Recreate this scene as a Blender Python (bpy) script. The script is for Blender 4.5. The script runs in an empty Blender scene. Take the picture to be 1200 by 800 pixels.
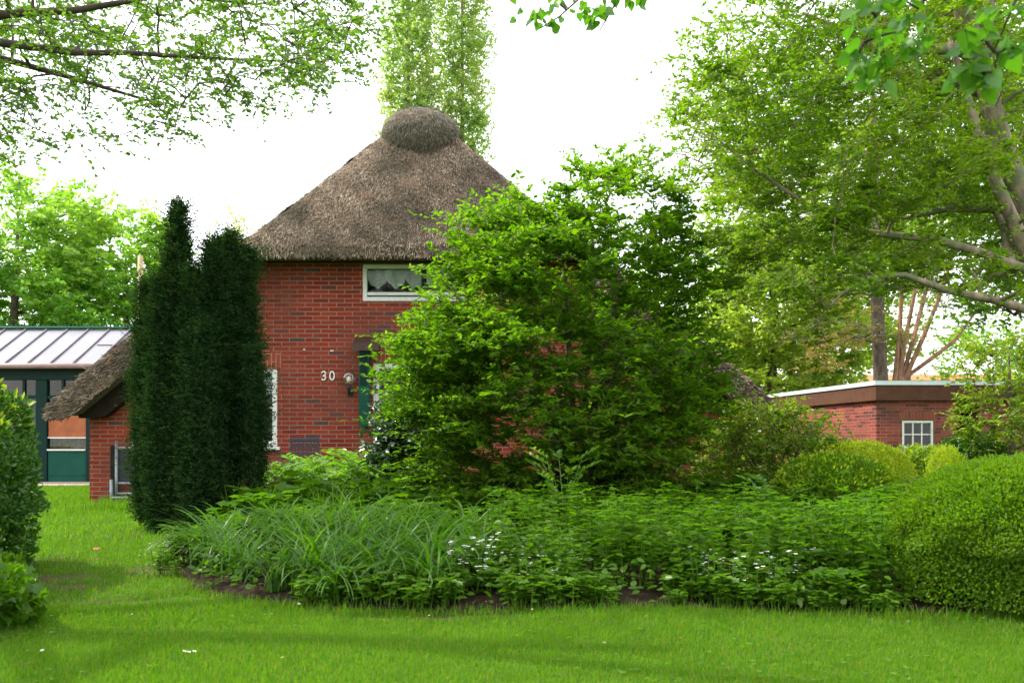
import bpy, math, random
import numpy as np
from mathutils import Vector
from mathutils.geometry import tessellate_polygon

R = math.radians
rng = np.random.default_rng(7)
random.seed(7)
scene = bpy.context.scene
COL = scene.collection

# ------------------------------------------------------------------ camera
EYE, HOR, FPX = 0.9, 515.0, 1200.0
cam = bpy.data.cameras.new("camera")
cam_o = bpy.data.objects.new("camera", cam)
COL.objects.link(cam_o)
cam_o.location = (0, 0, EYE)
cam_o.rotation_euler = (R(90), 0, 0)
cam.sensor_width = 36.0
cam.lens = 36.0
cam.shift_y = (HOR - 400.0) / 1200.0
cam.clip_start, cam.clip_end = 0.05, 2000.0
cam.dof.use_dof = True
cam.dof.focus_distance = 12.0
cam.dof.aperture_fstop = 4.5
scene.camera = cam_o

# ------------------------------------------------------------------ sky, sun, exposure
SUN_EL, SUN_AZ = 49.0, -68.0          # azimuth from +Y, negative is towards -X
world = bpy.data.worlds.new("World")
scene.world = world
world.use_nodes = True
wn = world.node_tree
for n in list(wn.nodes):
    wn.nodes.remove(n)
w_out = wn.nodes.new("ShaderNodeOutputWorld")
w_bg = wn.nodes.new("ShaderNodeBackground")
w_sky = wn.nodes.new("ShaderNodeTexSky")
w_sky.sky_type = 'NISHITA'
w_sky.sun_disc = False
w_sky.sun_elevation = R(SUN_EL)
w_sky.sun_rotation = R(SUN_AZ)
w_sky.air_density = 1.0
w_sky.dust_density = 3.0
w_sky.ozone_density = 1.0
w_mix = wn.nodes.new("ShaderNodeMix")
w_mix.data_type = 'RGBA'
w_mix.inputs[0].default_value = 0.62
w_mix.inputs[7].default_value = (13.0, 13.1, 13.0, 1)      # bright thin overcast veil
wn.links.new(w_sky.outputs[0], w_mix.inputs[6])
wn.links.new(w_mix.outputs[2], w_bg.inputs[0])
w_bg.inputs[1].default_value = 0.15
wn.links.new(w_bg.outputs[0], w_out.inputs[0])

sun = bpy.data.lights.new("sun", 'SUN')
sun.energy = 3.3
sun.angle = R(0.6)
sun.color = (1.0, 0.93, 0.80)
sun_o = bpy.data.objects.new("sun", sun)
COL.objects.link(sun_o)
_sd = Vector((math.sin(R(SUN_AZ)) * math.cos(R(SUN_EL)), math.cos(R(SUN_AZ)) * math.cos(R(SUN_EL)), math.sin(R(SUN_EL))))
sun_o.rotation_euler = _sd.to_track_quat('Z', 'Y').to_euler()
sun_o.location = _sd * 60

vs = scene.view_settings
vs.view_transform = 'Standard'
vs.look = 'None'
vs.gamma = 1.0
vs.use_curve_mapping = False
vs.exposure = 0.9
cy = scene.cycles
cy.use_denoising = True
cy.max_bounces = 10
cy.diffuse_bounces = 6
cy.glossy_bounces = 3
cy.transmission_bounces = 5
cy.transparent_max_bounces = 8
cy.caustics_reflective = False
cy.caustics_refractive = False
cy.sample_clamp_indirect = 6.0


# ------------------------------------------------------------------ helpers: objects
def tag(o, label=None, cat=None, group=None, kind=None):
    if label: o["label"] = label
    if cat: o["category"] = cat
    if group: o["group"] = group
    if kind: o["kind"] = kind
    return o


def empty(name, loc, label=None, cat=None, group=None, rz=0.0):
    o = bpy.data.objects.new(name, None)
    COL.objects.link(o)
    o.location = loc
    o.rotation_euler = (0, 0, rz)
    o.empty_display_size = 0.2
    return tag(o, label, cat, group)


def raw_mesh(name, V, faces_list, smooth=False):
    """V (n,3); faces_list: list of int arrays (m,k), each of one polygon size."""
    me = bpy.data.meshes.new(name)
    V = np.ascontiguousarray(V, dtype=np.float32)
    me.vertices.add(len(V))
    me.vertices.foreach_set("co", V.ravel())
    loops = np.concatenate([np.asarray(f, dtype=np.int32).ravel() for f in faces_list])
    tot = np.concatenate([np.full(len(f), np.asarray(f).shape[1], dtype=np.int32) for f in faces_list])
    start = np.concatenate([[0], np.cumsum(tot)[:-1]]).astype(np.int32)
    me.loops.add(len(loops))
    me.loops.foreach_set("vertex_index", loops)
    me.polygons.add(len(tot))
    me.polygons.foreach_set("loop_start", start)
    if smooth:
        me.polygons.foreach_set("use_smooth", np.ones(len(tot), dtype=bool))
    me.update(calc_edges=True)
    return me


def link(name, me, mat, parent=None, off=None):
    """off: world position of the parent, subtracted from the mesh's own coordinates."""
    if off is not None:
        n = len(me.vertices)
        c = np.empty(n * 3, dtype=np.float32)
        me.vertices.foreach_get("co", c)
        c = c.reshape(-1, 3) - np.asarray(off, dtype=np.float32)
        me.vertices.foreach_set("co", c.ravel())
        me.update()
    if mat is not None:
        me.materials.append(mat)
    o = bpy.data.objects.new(name, me)
    COL.objects.link(o)
    if parent is not None:
        o.parent = parent
    return o


def copy_tree(o, parent=None):
    c = o.copy()
    COL.objects.link(c)
    c.parent = parent
    for ch in list(o.children):
        copy_tree(ch, c)
    return c


class MB:
    """collects boxes, tubes and polygons into ONE mesh"""
    def __init__(self):
        self.v, self.f, self.s = [], [], []

    def add(self, vs, fs, smooth=False):
        b = len(self.v)
        self.v += [tuple(p) for p in vs]
        self.f += [tuple(i + b for i in f) for f in fs]
        self.s += [smooth] * len(fs)
        return self

    def box(self, x0, x1, y0, y1, z0, z1, bev=0.0):
        if bev <= 0:
            vs_ = [(x, y, z) for x in (x0, x1) for y in (y0, y1) for z in (z0, z1)]
            self.add(vs_, [(0, 1, 3, 2), (4, 6, 7, 5), (0, 4, 5, 1), (2, 3, 7, 6), (0, 2, 6, 4), (1, 5, 7, 3)])
            return self
        b = min(bev, (x1 - x0) * .45, (y1 - y0) * .45, (z1 - z0) * .45)
        vs_, idx = [], {}
        for sx in (0, 1):
            for sy in (0, 1):
                for sz in (0, 1):
                    cx, cy_, cz = (x0, x1)[sx], (y0, y1)[sy], (z0, z1)[sz]
                    ix, iy, iz = (b, -b)[sx], (b, -b)[sy], (b, -b)[sz]
                    idx[sx, sy, sz, 0] = len(vs_); vs_.append((cx, cy_ + iy, cz + iz))
                    idx[sx, sy, sz, 1] = len(vs_); vs_.append((cx + ix, cy_, cz + iz))
                    idx[sx, sy, sz, 2] = len(vs_); vs_.append((cx + ix, cy_ + iy, cz))
        fs = []
        for s in (0, 1):
            fs.append([idx[s, a, c, 0] for a, c in ((0, 0), (0, 1), (1, 1), (1, 0))])
            fs.append([idx[a, s, c, 1] for a, c in ((0, 0), (0, 1), (1, 1), (1, 0))])
            fs.append([idx[a, c, s, 2] for a, c in ((0, 0), (0, 1), (1, 1), (1, 0))])
        for a in (0, 1):
            for c in (0, 1):
                fs.append([idx[0, a, c, 1], idx[1, a, c, 1], idx[1, a, c, 2], idx[0, a, c, 2]])
                fs.append([idx[a, 0, c, 0], idx[a, 1, c, 0], idx[a, 1, c, 2], idx[a, 0, c, 2]])
                fs.append([idx[a, c, 0, 0], idx[a, c, 1, 0], idx[a, c, 1, 1], idx[a, c, 0, 1]])
                for d in (0, 1):
                    pass
        for k in [(a, c, d) for a in (0, 1) for c in (0, 1) for d in (0, 1)]:
            fs.append([idx[k + (0,)], idx[k + (1,)], idx[k + (2,)]])
        self.add(vs_, fs)
        return self

    def tube(self, pts, rad, n=8, caps=True):
        pts = [Vector(p) for p in pts]
        if not hasattr(rad, '__len__'):
            rad = [rad] * len(pts)
        vs_, fs = [], []
        up = Vector((0.13, 0.21, 1)).normalized()
        for i, p in enumerate(pts):
            d = (pts[min(i + 1, len(pts) - 1)] - pts[max(i - 1, 0)])
            d = d.normalized() if d.length > 1e-9 else Vector((0, 0, 1))
            a = d.cross(up)
            if a.length < 1e-3:
                a = d.cross(Vector((1, 0, 0)))
            a.normalize()
            b = d.cross(a)
            for k in range(n):
                t = 2 * math.pi * k / n
                vs_.append(p + (a * math.cos(t) + b * math.sin(t)) * rad[i])
        for i in range(len(pts) - 1):
            for k in range(n):
                k2 = (k + 1) % n
                fs.append((i * n + k, i * n + k2, (i + 1) * n + k2, (i + 1) * n + k))
        if caps:
            fs.append(tuple(range(n))[::-1])
            fs.append(tuple(range((len(pts) - 1) * n, len(pts) * n)))
        self.add(vs_, fs, True)
        return self

    def lathe(self, prof, cx=0, cy_=0, n=16):
        vs_, fs = [], []
        for r, z in prof:
            for k in range(n):
                t = 2 * math.pi * k / n
                vs_.append((cx + r * math.cos(t), cy_ + r * math.sin(t), z))
        for i in range(len(prof) - 1):
            for k in range(n):
                k2 = (k + 1) % n
                fs.append((i * n + k, i * n + k2, (i + 1) * n + k2, (i + 1) * n + k))
        self.add(vs_, fs, True)
        return self

    def build(self, name, mat, parent=None, off=None):
        me = bpy.data.meshes.new(name)
        me.from_pydata([tuple(p) for p in self.v], [], self.f)
        for i, p in enumerate(me.polygons):
            p.use_smooth = self.s[i]
        me.update()
        return link(name, me, mat, parent, off)


# ------------------------------------------------------------------ helpers: materials
def new_mat(name):
    m = bpy.data.materials.new(name)
    m.use_nodes = True
    nt = m.node_tree
    for n in list(nt.nodes):
        nt.nodes.remove(n)
    return m, nt, nt.nodes.new("ShaderNodeOutputMaterial")


def N(nt, kind, **kw):
    n = nt.nodes.new("ShaderNode" + kind)
    for k, v in kw.items():
        setattr(n, k, v)
    return n


def ramp(nt, stops):
    r = N(nt, "ValToRGB")
    e = r.color_ramp.elements
    while len(e) > 2:
        e.remove(e[-1])
    e[0].position, e[0].color = stops[0][0], tuple(stops[0][1]) + (1,)
    e[1].position, e[1].color = stops[1][0], tuple(stops[1][1]) + (1,)
    for p, c in stops[2:]:
        x = e.new(p)
        x.color = tuple(c) + (1,)
    return r


def mixc(nt, a, b, fac, mode='MIX'):
    m = N(nt, "Mix", data_type='RGBA', blend_type=mode)
    for sock, v in ((m.inputs[0], fac), (m.inputs[6], a), (m.inputs[7], b)):
        if hasattr(v, "node"):
            nt.links.new(v, sock)
        elif isinstance(v, (int, float)):
            sock.default_value = v
        else:
            sock.default_value = tuple(v) + (1,)
    return m.outputs[2]


def noise(nt, scale, detail=3, rough=0.55, vec=None, dist=0.0):
    n = N(nt, "TexNoise")
    n.inputs['Scale'].default_value = scale
    n.inputs['Detail'].default_value = detail
    n.inputs['Roughness'].default_value = rough
    n.inputs['Distortion'].default_value = dist
    if vec is None:
        vec = N(nt, "TexCoord").outputs['Object']
    nt.links.new(vec, n.inputs['Vector'])
    return n.outputs[0]


def paint(name, col, rough=0.5, var=0.12, scale=6.0, bump=0.1, bscale=60.0, metal=0.0, spec=0.4, dirt=None):
    m, nt, out = new_mat(name)
    b = N(nt, "BsdfPrincipled")
    nz = noise(nt, scale, 4)
    lo = tuple(max(0, c * (1 - var)) for c in col)
    hi = tuple(min(1, c * (1 + var)) for c in col)
    r = ramp(nt, [(0.3, lo), (0.7, hi)])
    nt.links.new(nz, r.inputs[0])
    c = r.outputs[0]
    if dirt:
        dn = noise(nt, scale * 2.3, 6, 0.7)
        dr = ramp(nt, [(0.55, (0, 0, 0)), (0.75, (1, 1, 1))])
        nt.links.new(dn, dr.inputs[0])
        c = mixc(nt, c, dirt, dr.outputs[0])
    nt.links.new(c, b.inputs['Base Color'])
    b.inputs['Roughness'].default_value = rough
    b.inputs['Metallic'].default_value = metal
    b.inputs['Specular IOR Level'].default_value = spec
    if bump > 0:
        bp = N(nt, "Bump")
        bp.inputs['Strength'].default_value = bump
        bp.inputs['Distance'].default_value = 0.01
        nt.links.new(noise(nt, bscale, 4), bp.inputs['Height'])
        nt.links.new(bp.outputs[0], b.inputs['Normal'])
    nt.links.new(b.outputs[0], out.inputs[0])
    return m


def leaf_mat(name, cols, trans=0.42, gloss=0.07, rough=0.38, clump=None, cscale=1.2, tcol=None):
    """cols: ramp over the leaf's own random value; clump: second ramp mixed in by a slow noise"""
    m, nt, out = new_mat(name)
    geo = N(nt, "NewGeometry")
    r = ramp(nt, [(i / max(1, len(cols) - 1), c) for i, c in enumerate(cols)])
    nt.links.new(geo.outputs['Random Per Island'], r.inputs[0])
    c = r.outputs[0]
    if clump:
        nz = noise(nt, cscale, 2)
        rr = ramp(nt, [(0.42, (0, 0, 0)), (0.62, (1, 1, 1))])
        nt.links.new(nz, rr.inputs[0])
        c = mixc(nt, c, mixc(nt, c, clump, 0.65), rr.outputs[0])
    dif = N(nt, "BsdfDiffuse")
    tr = N(nt, "BsdfTranslucent")
    gl = N(nt, "BsdfGlossy")
    gl.inputs['Roughness'].default_value = rough
    gl.inputs['Color'].default_value = (0.9, 0.95, 0.9, 1)
    nt.links.new(c, dif.inputs[0])
    t = mixc(nt, c, tcol if tcol else (1.06, 1.21, 0.26), 1.0, 'MULTIPLY')
    t2 = mixc(nt, t, (1.7, 1.7, 1.7), 1.0, 'MULTIPLY')
    nt.links.new(t2, tr.inputs[0])
    m1 = N(nt, "MixShader"); m1.inputs[0].default_value = trans
    nt.links.new(dif.outputs[0], m1.inputs[1]); nt.links.new(tr.outputs[0], m1.inputs[2])
    m2 = N(nt, "MixShader"); m2.inputs[0].default_value = gloss
    nt.links.new(m1.outputs[0], m2.inputs[1]); nt.links.new(gl.outputs[0], m2.inputs[2])
    nt.links.new(m2.outputs[0], out.inputs[0])
    return m


def bark_mat(name, a, b, scale=14.0, spots=None):
    m, nt, out = new_mat(name)
    bs = N(nt, "BsdfPrincipled")
    tc = N(nt, "TexCoord")
    mp = N(nt, "Mapping"); mp.inputs['Scale'].default_value = (1, 1, 0.35)
    nt.links.new(tc.outputs['Object'], mp.inputs[0])
    nz = noise(nt, scale, 6, 0.65, mp.outputs[0])
    r = ramp(nt, [(0.34, a), (0.62, b)])
    nt.links.new(nz, r.inputs[0])
    c = r.outputs[0]
    if spots:
        rr = ramp(nt, [(0.5, (0, 0, 0)), (0.62, (1, 1, 1))])
        nt.links.new(noise(nt, scale * .4, 4), rr.inputs[0])
        c = mixc(nt, c, spots, rr.outputs[0])
    nt.links.new(c, bs.inputs['Base Color'])
    bs.inputs['Roughness'].default_value = 0.9
    bp = N(nt, "Bump"); bp.inputs['Strength'].default_value = 0.6; bp.inputs['Distance'].default_value = 0.02
    nt.links.new(nz, bp.inputs['Height']); nt.links.new(bp.outputs[0], bs.inputs['Normal'])
    nt.links.new(bs.outputs[0], out.inputs[0])
    return m


def brick_mat(name, reds, mortar, rot=False):
    m, nt, out = new_mat(name)
    tc = N(nt, "TexCoord")
    sp = N(nt, "SeparateXYZ"); nt.links.new(tc.outputs['Object'], sp.inputs[0])
    ad = N(nt, "Math", operation='ADD'); nt.links.new(sp.outputs[0], ad.inputs[0]); nt.links.new(sp.outputs[1], ad.inputs[1])
    cb = N(nt, "CombineXYZ")
    if rot:
        nt.links.new(sp.outputs[2], cb.inputs[0]); nt.links.new(ad.outputs[0], cb.inputs[1])
    else:
        nt.links.new(ad.outputs[0], cb.inputs[0]); nt.links.new(sp.outputs[2], cb.inputs[1])
    # a little unevenness in the laying
    wob = N(nt, "TexNoise"); wob.inputs['Scale'].default_value = 3.0
    nt.links.new(tc.outputs['Object'], wob.inputs['Vector'])
    vm = N(nt, "VectorMath", operation='SCALE'); vm.inputs['Scale'].default_value = 0.010
    nt.links.new(wob.outputs[1], vm.inputs[0])
    va = N(nt, "VectorMath", operation='ADD')
    nt.links.new(cb.outputs[0], va.inputs[0]); nt.links.new(vm.outputs[0], va.inputs[1])
    br = N(nt, "TexBrick")
    br.offset = 0.5
    br.inputs['Color1'].default_value = (0, 0, 0, 1)
    br.inputs['Color2'].default_value = (1, 1, 1, 1)
    br.inputs['Mortar'].default_value = (0.5, 0.5, 0.5, 1)
    br.inputs['Scale'].default_value = 1.0
    br.inputs['Mortar Size'].default_value = 0.0062
    br.inputs['Mortar Smooth'].default_value = 0.15
    br.inputs['Brick Width'].default_value = 0.222
    br.inputs['Row Height'].default_value = 0.0615
    nt.links.new(va.outputs[0], br.inputs['Vector'])
    r = ramp(nt, reds)
    nt.links.new(br.outputs['Color'], r.inputs[0])
    n1 = noise(nt, 26.0, 5, 0.65)
    n2 = noise(nt, 0.9, 3)
    c = mixc(nt, r.outputs[0], (0.10, 0.03, 0.025), mixc_val(nt, n1, 0.5, 0.75, 0.0, 0.55))
    mo = mixc(nt, mortar, tuple(x * .55 for x in mortar), mixc_val(nt, n2, 0.4, 0.7, 0.0, 1.0))
    c = mixc(nt, c, mo, br.outputs['Fac'])
    c = mixc(nt, c, (.12, .075, .055), mixc_val(nt, n2, .46, .72, 0.0, 0.5))
    c = mixc(nt, c, (.16, .11, .085), mixc_val(nt, noise(nt, 2.6, 5, .7), .56, .74, 0.0, 0.45))
    b = N(nt, "BsdfPrincipled")
    nt.links.new(c, b.inputs['Base Color'])
    b.inputs['Roughness'].default_value = 0.88
    b.inputs['Specular IOR Level'].default_value = 0.08
    iv = N(nt, "Math", operation='SUBTRACT'); iv.inputs[0].default_value = 1.0
    nt.links.new(br.outputs['Fac'], iv.inputs[1])
    hm = N(nt, "Math", operation='MULTIPLY_ADD'); hm.inputs[1].default_value = 0.25
    nt.links.new(n1, hm.inputs[0]); nt.links.new(iv.outputs[0], hm.inputs[2])
    bp = N(nt, "Bump"); bp.inputs['Strength'].default_value = 0.7; bp.inputs['Distance'].default_value = 0.008
    nt.links.new(hm.outputs[0], bp.inputs['Height']); nt.links.new(bp.outputs[0], b.inputs['Normal'])
    nt.links.new(b.outputs[0], out.inputs[0])
    return m


def mixc_val(nt, sock, a, b, lo, hi):
    mr = N(nt, "MapRange")
    mr.inputs[1].default_value, mr.inputs[2].default_value = a, b
    mr.inputs[3].default_value, mr.inputs[4].default_value = lo, hi
    nt.links.new(sock, mr.inputs[0])
    return mr.outputs[0]


def glass_mat(name, tint=(0.75, 0.8, 0.78), refl=0.25):
    m, nt, out = new_mat(name)
    t = N(nt, "BsdfTransparent"); t.inputs[0].default_value = tuple(tint) + (1,)
    g = N(nt, "BsdfGlossy"); g.inputs['Roughness'].default_value = 0.02
    lw = N(nt, "LayerWeight"); lw.inputs[0].default_value = refl
    mr = N(nt, "MapRange"); mr.inputs[3].default_value = 0.018; mr.inputs[4].default_value = 0.8
    nt.links.new(lw.outputs['Facing'], mr.inputs[0])
    mx = N(nt, "MixShader")
    nt.links.new(mr.outputs[0], mx.inputs[0])
    nt.links.new(t.outputs[0], mx.inputs[1]); nt.links.new(g.outputs[0], mx.inputs[2])
    bp = N(nt, "Bump"); bp.inputs['Strength'].default_value = 0.04; bp.inputs['Distance'].default_value = 0.05
    nt.links.new(noise(nt, 2.5, 1), bp.inputs['Height']); nt.links.new(bp.outputs[0], g.inputs['Normal'])
    nt.links.new(mx.outputs[0], out.inputs[0])
    return m


# ------------------------------------------------------------------ helpers: leaves
def unit(v):
    return v / np.maximum(np.linalg.norm(v, axis=-1, keepdims=True), 1e-9)


def rvec(n, s=(1, 1, 1)):
    return rng.normal(size=(n, 3)) * np.asarray(s)


SHAPES = {
    # (along, across, lift) outline points; faces
    'dia': ([(0, 0, 0), (.45, .5, .12), (1, 0, -.05), (.45, -.5, .12)], [(0, 1, 2), (0, 2, 3)]),
    'oval': ([(0, 0, 0), (.28, .42, .10), (.66, .38, .08), (1, 0, -.10), (.66, -.38, .08), (.28, -.42, .10)], [(0, 1, 2, 3), (0, 3, 4, 5)]),
    'heart': ([(0, 0, 0), (-.10, .26, .04), (.10, .50, .10), (.42, .47, .10), (.74, .22, .0), (1, 0, -.12),
               (.74, -.22, .0), (.42, -.47, .10), (.10, -.50, .10), (-.10, -.26, .04)], [(0, 1, 2, 3, 4, 5), (0, 5, 6, 7, 8, 9)]),
    'lobe': ([(0, 0, 0), (.10, .36, .05), (.42, .28, .05), (.52, .55, .0), (.74, .20, .04), (1, 0, -.1),
              (.74, -.20, .04), (.52, -.55, .0), (.42, -.28, .05), (.10, -.36, .05)], [(0, 1, 2, 3, 4, 5), (0, 5, 6, 7, 8, 9)]),
}


def leaves_geo(P, D, Nn, L, W, shape='dia'):
    D = unit(D)
    S = unit(np.cross(Nn, D))
    U = np.cross(D, S)
    n = len(P)
    L = np.broadcast_to(L, (n,)); W = np.broadcast_to(W, (n,))
    pts, faces = SHAPES[shape]
    k = len(pts)
    V = np.empty((n, k, 3))
    for i, (a, s, u) in enumerate(pts):
        V[:, i] = P + D * (a * L)[:, None] + S * (s * W)[:, None] + U * (u * W)[:, None]
    base = (np.arange(n) * k)[:, None]
    F = np.concatenate([base + np.array(f)[None, :] for f in faces], axis=0)
    return V.reshape(-1, 3), F


def leaf_object(name, geos, mat, parent, off):
    Vs, Fs, b = [], {}, 0
    for V, F in geos:
        Vs.append(V)
        Fs.setdefault(F.shape[1], []).append(F + b)
        b += len(V)
    me = raw_mesh(name, np.concatenate(Vs), [np.concatenate(f) for f in Fs.values()])
    return link(name, me, mat, parent, off)


def blades_geo(P, az, H, Wd, bend, nseg=3):
    """grass-like strips that arch over towards az"""
    n = len(P)
    d = np.stack([np.cos(az), np.sin(az), np.zeros(n)], 1)
    s = np.stack([-np.sin(az), np.cos(az), np.zeros(n)], 1)
    tw = rng.uniform(-.9, .9, n)[:, None]
    s = unit(s + d * tw)
    V = np.empty((n, nseg * 2 + 1, 3))
    for i in range(nseg):
        t = i / nseg
        th = bend * t
        # integrate an arc
        x = H * np.where(bend > 1e-3, (1 - np.cos(th)) / np.maximum(bend, 1e-3), 0)
        z = H * np.where(bend > 1e-3, np.sin(th) / np.maximum(bend, 1e-3), t)
        w = Wd * (1 - .55 * t ** 2) * (0.75 + .5 * min(t * 3, .5))
        c = P + d * x[:, None]
        c = c + np.array([0, 0, 1.0]) * z[:, None]
        V[:, 2 * i] = c - s * (w / 2)[:, None]
        V[:, 2 * i + 1] = c + s * (w / 2)[:, None]
    x = H * (1 - np.cos(bend)) / np.maximum(bend, 1e-3)
    z = H * np.sin(bend) / np.maximum(bend, 1e-3)
    V[:, -1] = P + d * x[:, None] + np.array([0, 0, 1.0]) * z[:, None]
    k = nseg * 2 + 1
    b = (np.arange(n) * k)[:, None]
    quads = [b + np.array([2 * i, 2 * i + 1, 2 * i + 3, 2 * i + 2])[None] for i in range(nseg - 1)]
    tri = b + np.array([k - 3, k - 2, k - 1])[None]
    return V.reshape(-1, 3), (np.concatenate(quads) if quads else None), tri


def blade_mesh(name, args_list):
    Vs, Q, T, b = [], [], [], 0
    for a in args_list:
        V, q, t = blades_geo(*a)
        Vs.append(V)
        if q is not None: Q.append(q + b)
        T.append(t + b)
        b += len(V)
    fl = ([np.concatenate(Q)] if Q else []) + [np.concatenate(T)]
    return raw_mesh(name, np.concatenate(Vs), fl)


def sprays(C, O, Rr, nt, nl, L, W, flat=0.45, droop=0.15, up=1.0, spread=1.0, jitn=0.55, core=0.4, tl=(.5, 1.1)):
    """twigs fanning out of every cluster, leaves alternating along each twig"""
    M = len(C)
    idx = np.repeat(np.arange(M), nt)
    T = len(idx)
    c, o, r = C[idx], O[idx], Rr[idx]
    st = c + rvec(T, (1, 1, flat)) * (r * core)[:, None]
    d = unit(o * 0.7 + rvec(T, (1, 1, flat)) * spread)
    ln = r * rng.uniform(tl[0], tl[1], T)
    t = (np.arange(nl) + .5) / nl
    t = np.clip(t[None, :] + rng.normal(0, .06, (T, nl)), 0.03, 1.0)
    pos = st[:, None] + d[:, None] * (ln[:, None] * t)[..., None]
    pos[..., 2] -= droop * ln[:, None] * t ** 2
    perp = unit(np.cross(d, np.array([0.01, 0.02, 1.0])))
    side = np.where((np.arange(nl) % 2) == 0, 1.0, -1.0)[None, :, None]
    ax = d[:, None] * 0.55 + perp[:, None] * side * 0.8 + rng.normal(size=(T, nl, 3)) * .35
    ax[..., 2] -= droop * 0.6
    nn = np.array([0, 0, up]) + rng.normal(size=(T, nl, 3)) * jitn
    P = pos.reshape(-1, 3)
    k = len(P)
    sc = rng.uniform(.65, 1.2, k)
    tw = (st, st + d * (ln * .5)[:, None] - np.array([0, 0, 1.0]) * (droop * ln * .25)[:, None],
          st + d * ln[:, None] - np.array([0, 0, 1.0]) * (droop * ln)[:, None])
    return (P, ax.reshape(-1, 3), nn.reshape(-1, 3), L * sc, W * sc), tw


def twig_geo(tw, r0):
    a, m, e = tw
    n = len(a)
    d = unit(e - a)
    s = unit(np.cross(d, np.array([.1, .05, 1.0])))
    u = np.cross(d, s)
    V = np.empty((n, 9, 3))
    for i, (p, q) in enumerate(((a, 1.0), (m, .7), (e, .25))):
        for k in range(3):
            th = 2 * math.pi * k / 3
            V[:, i * 3 + k] = p + (s * math.cos(th) + u * math.sin(th)) * (r0 * q)
    b = (np.arange(n) * 9)[:, None]
    F = np.concatenate([b + np.array([i * 3 + k, i * 3 + (k + 1) % 3, (i + 1) * 3 + (k + 1) % 3, (i + 1) * 3 + k])[None]
                        for i in range(2) for k in range(3)])
    return V.reshape(-1, 3), F


def grow(paths, C, r_first=0.03, r_min=0.006, up_pen=1.5, sag=0.12, mb=None):
    """paths: [(points, radii)] existing wood. Connect every cluster to the nearest wood below it."""
    mb = mb or MB()
    pts, rad = [], []
    for p, rr in paths:
        mb.tube(p, rr, 10)
        for i in range(len(p) - 1):
            for t in np.linspace(0, 1, 6)[:-1]:
                pts.append(np.array(p[i]) * (1 - t) + np.array(p[i + 1]) * t)
                rad.append(rr[i] * (1 - t) + rr[i + 1] * t)
        pts.append(np.array(p[-1])); rad.append(rr[-1])
    pts = np.array(pts); rad = np.array(rad)
    dist0 = np.array([np.min(np.linalg.norm(pts - c, axis=1)) for c in C])
    for i in np.argsort(dist0):
        c = C[i]
        v = c - pts
        d = np.linalg.norm(v, axis=1) + up_pen * np.maximum(0, pts[:, 2] - c[2]) + 0.6 * np.maximum(0, .08 - rad)
        j = int(np.argmin(d))
        a = pts[j]
        ln = np.linalg.norm(c - a)
        if ln < .05:
            continue
        mid1 = a + (c - a) * .35 + np.array([0, 0, 1]) * ln * .10 + rng.normal(0, .05, 3) * ln
        mid2 = a + (c - a) * .7 + np.array([0, 0, 1]) * ln * .06 + rng.normal(0, .05, 3) * ln
        r0 = max(r_min, min(rad[j] * .6, r_first))
        rs = [r0, r0 * .8, r0 * .62, max(r_min * .5, r0 * .4)]
        mb.tube([a, mid1, mid2, c], rs, 6, caps=False)
        ts = np.linspace(.2, 1, 6)[:, None]
        q = np.where(ts < .5, a + (mid1 - a) * ts * 2, mid1 + (c - mid1) * (ts - .5) * 2)
        pts = np.concatenate([pts, q]); rad = np.concatenate([rad, np.linspace(rs[1], rs[3], 6)])
    return mb


def prof_world(Y, rows):
    """outline rows read off at depth Y -> heights and left / right reach"""
    z = np.array([EYE + (HOR - r[0]) * Y / FPX for r in rows])
    xl = np.array([(r[1] - 600) * Y / FPX for r in rows])
    xr = np.array([(r[2] - 600) * Y / FPX for r in rows])
    o = np.argsort(z)
    return z[o], xl[o], xr[o]


def profile_clusters(Y, rows, n, depth=0.85, shell=(.45, 1.0), zjit=0.0, rs=(.25, .45), minsep=0.0):
    z, xl, xr = prof_world(Y, rows)
    w = np.interp(np.linspace(z[0], z[-1], 200), z, xr - xl)
    zz = np.linspace(z[0], z[-1], 200)
    cdf = np.cumsum(w ** 1.3); cdf /= cdf[-1]
    C, O = [], []
    tries = 0
    while len(C) < n and tries < n * 40:
        tries += 1
        zc = np.interp(rng.random(), cdf, zz)
        a, b = np.interp(zc, z, xl), np.interp(zc, z, xr)
        cx, hw = (a + b) / 2, (b - a) / 2
        th = rng.uniform(0, 2 * math.pi)
        f = shell[0] + (shell[1] - shell[0]) * math.sqrt(rng.random())
        x = cx + hw * f * math.cos(th)
        y = Y + hw * depth * f * math.sin(th)
        p = np.array([x, y, zc])
        if minsep and C and np.min(np.linalg.norm(np.array(C) - p, axis=1)) < minsep:
            continue
        C.append(p)
        o = np.array([math.cos(th), math.sin(th) * depth, 0.25 + .5 * (zc - z[0]) / (z[-1] - z[0])])
        O.append(o / np.linalg.norm(o))
    C, O = np.array(C), np.array(O)
    return C, O, rng.uniform(rs[0], rs[1], len(C))


def px(x, y, Y):
    """a point of the place at depth Y"""
    return np.array([(x - 600) * Y / FPX, Y, EYE + (HOR - y) * Y / FPX])


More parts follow.
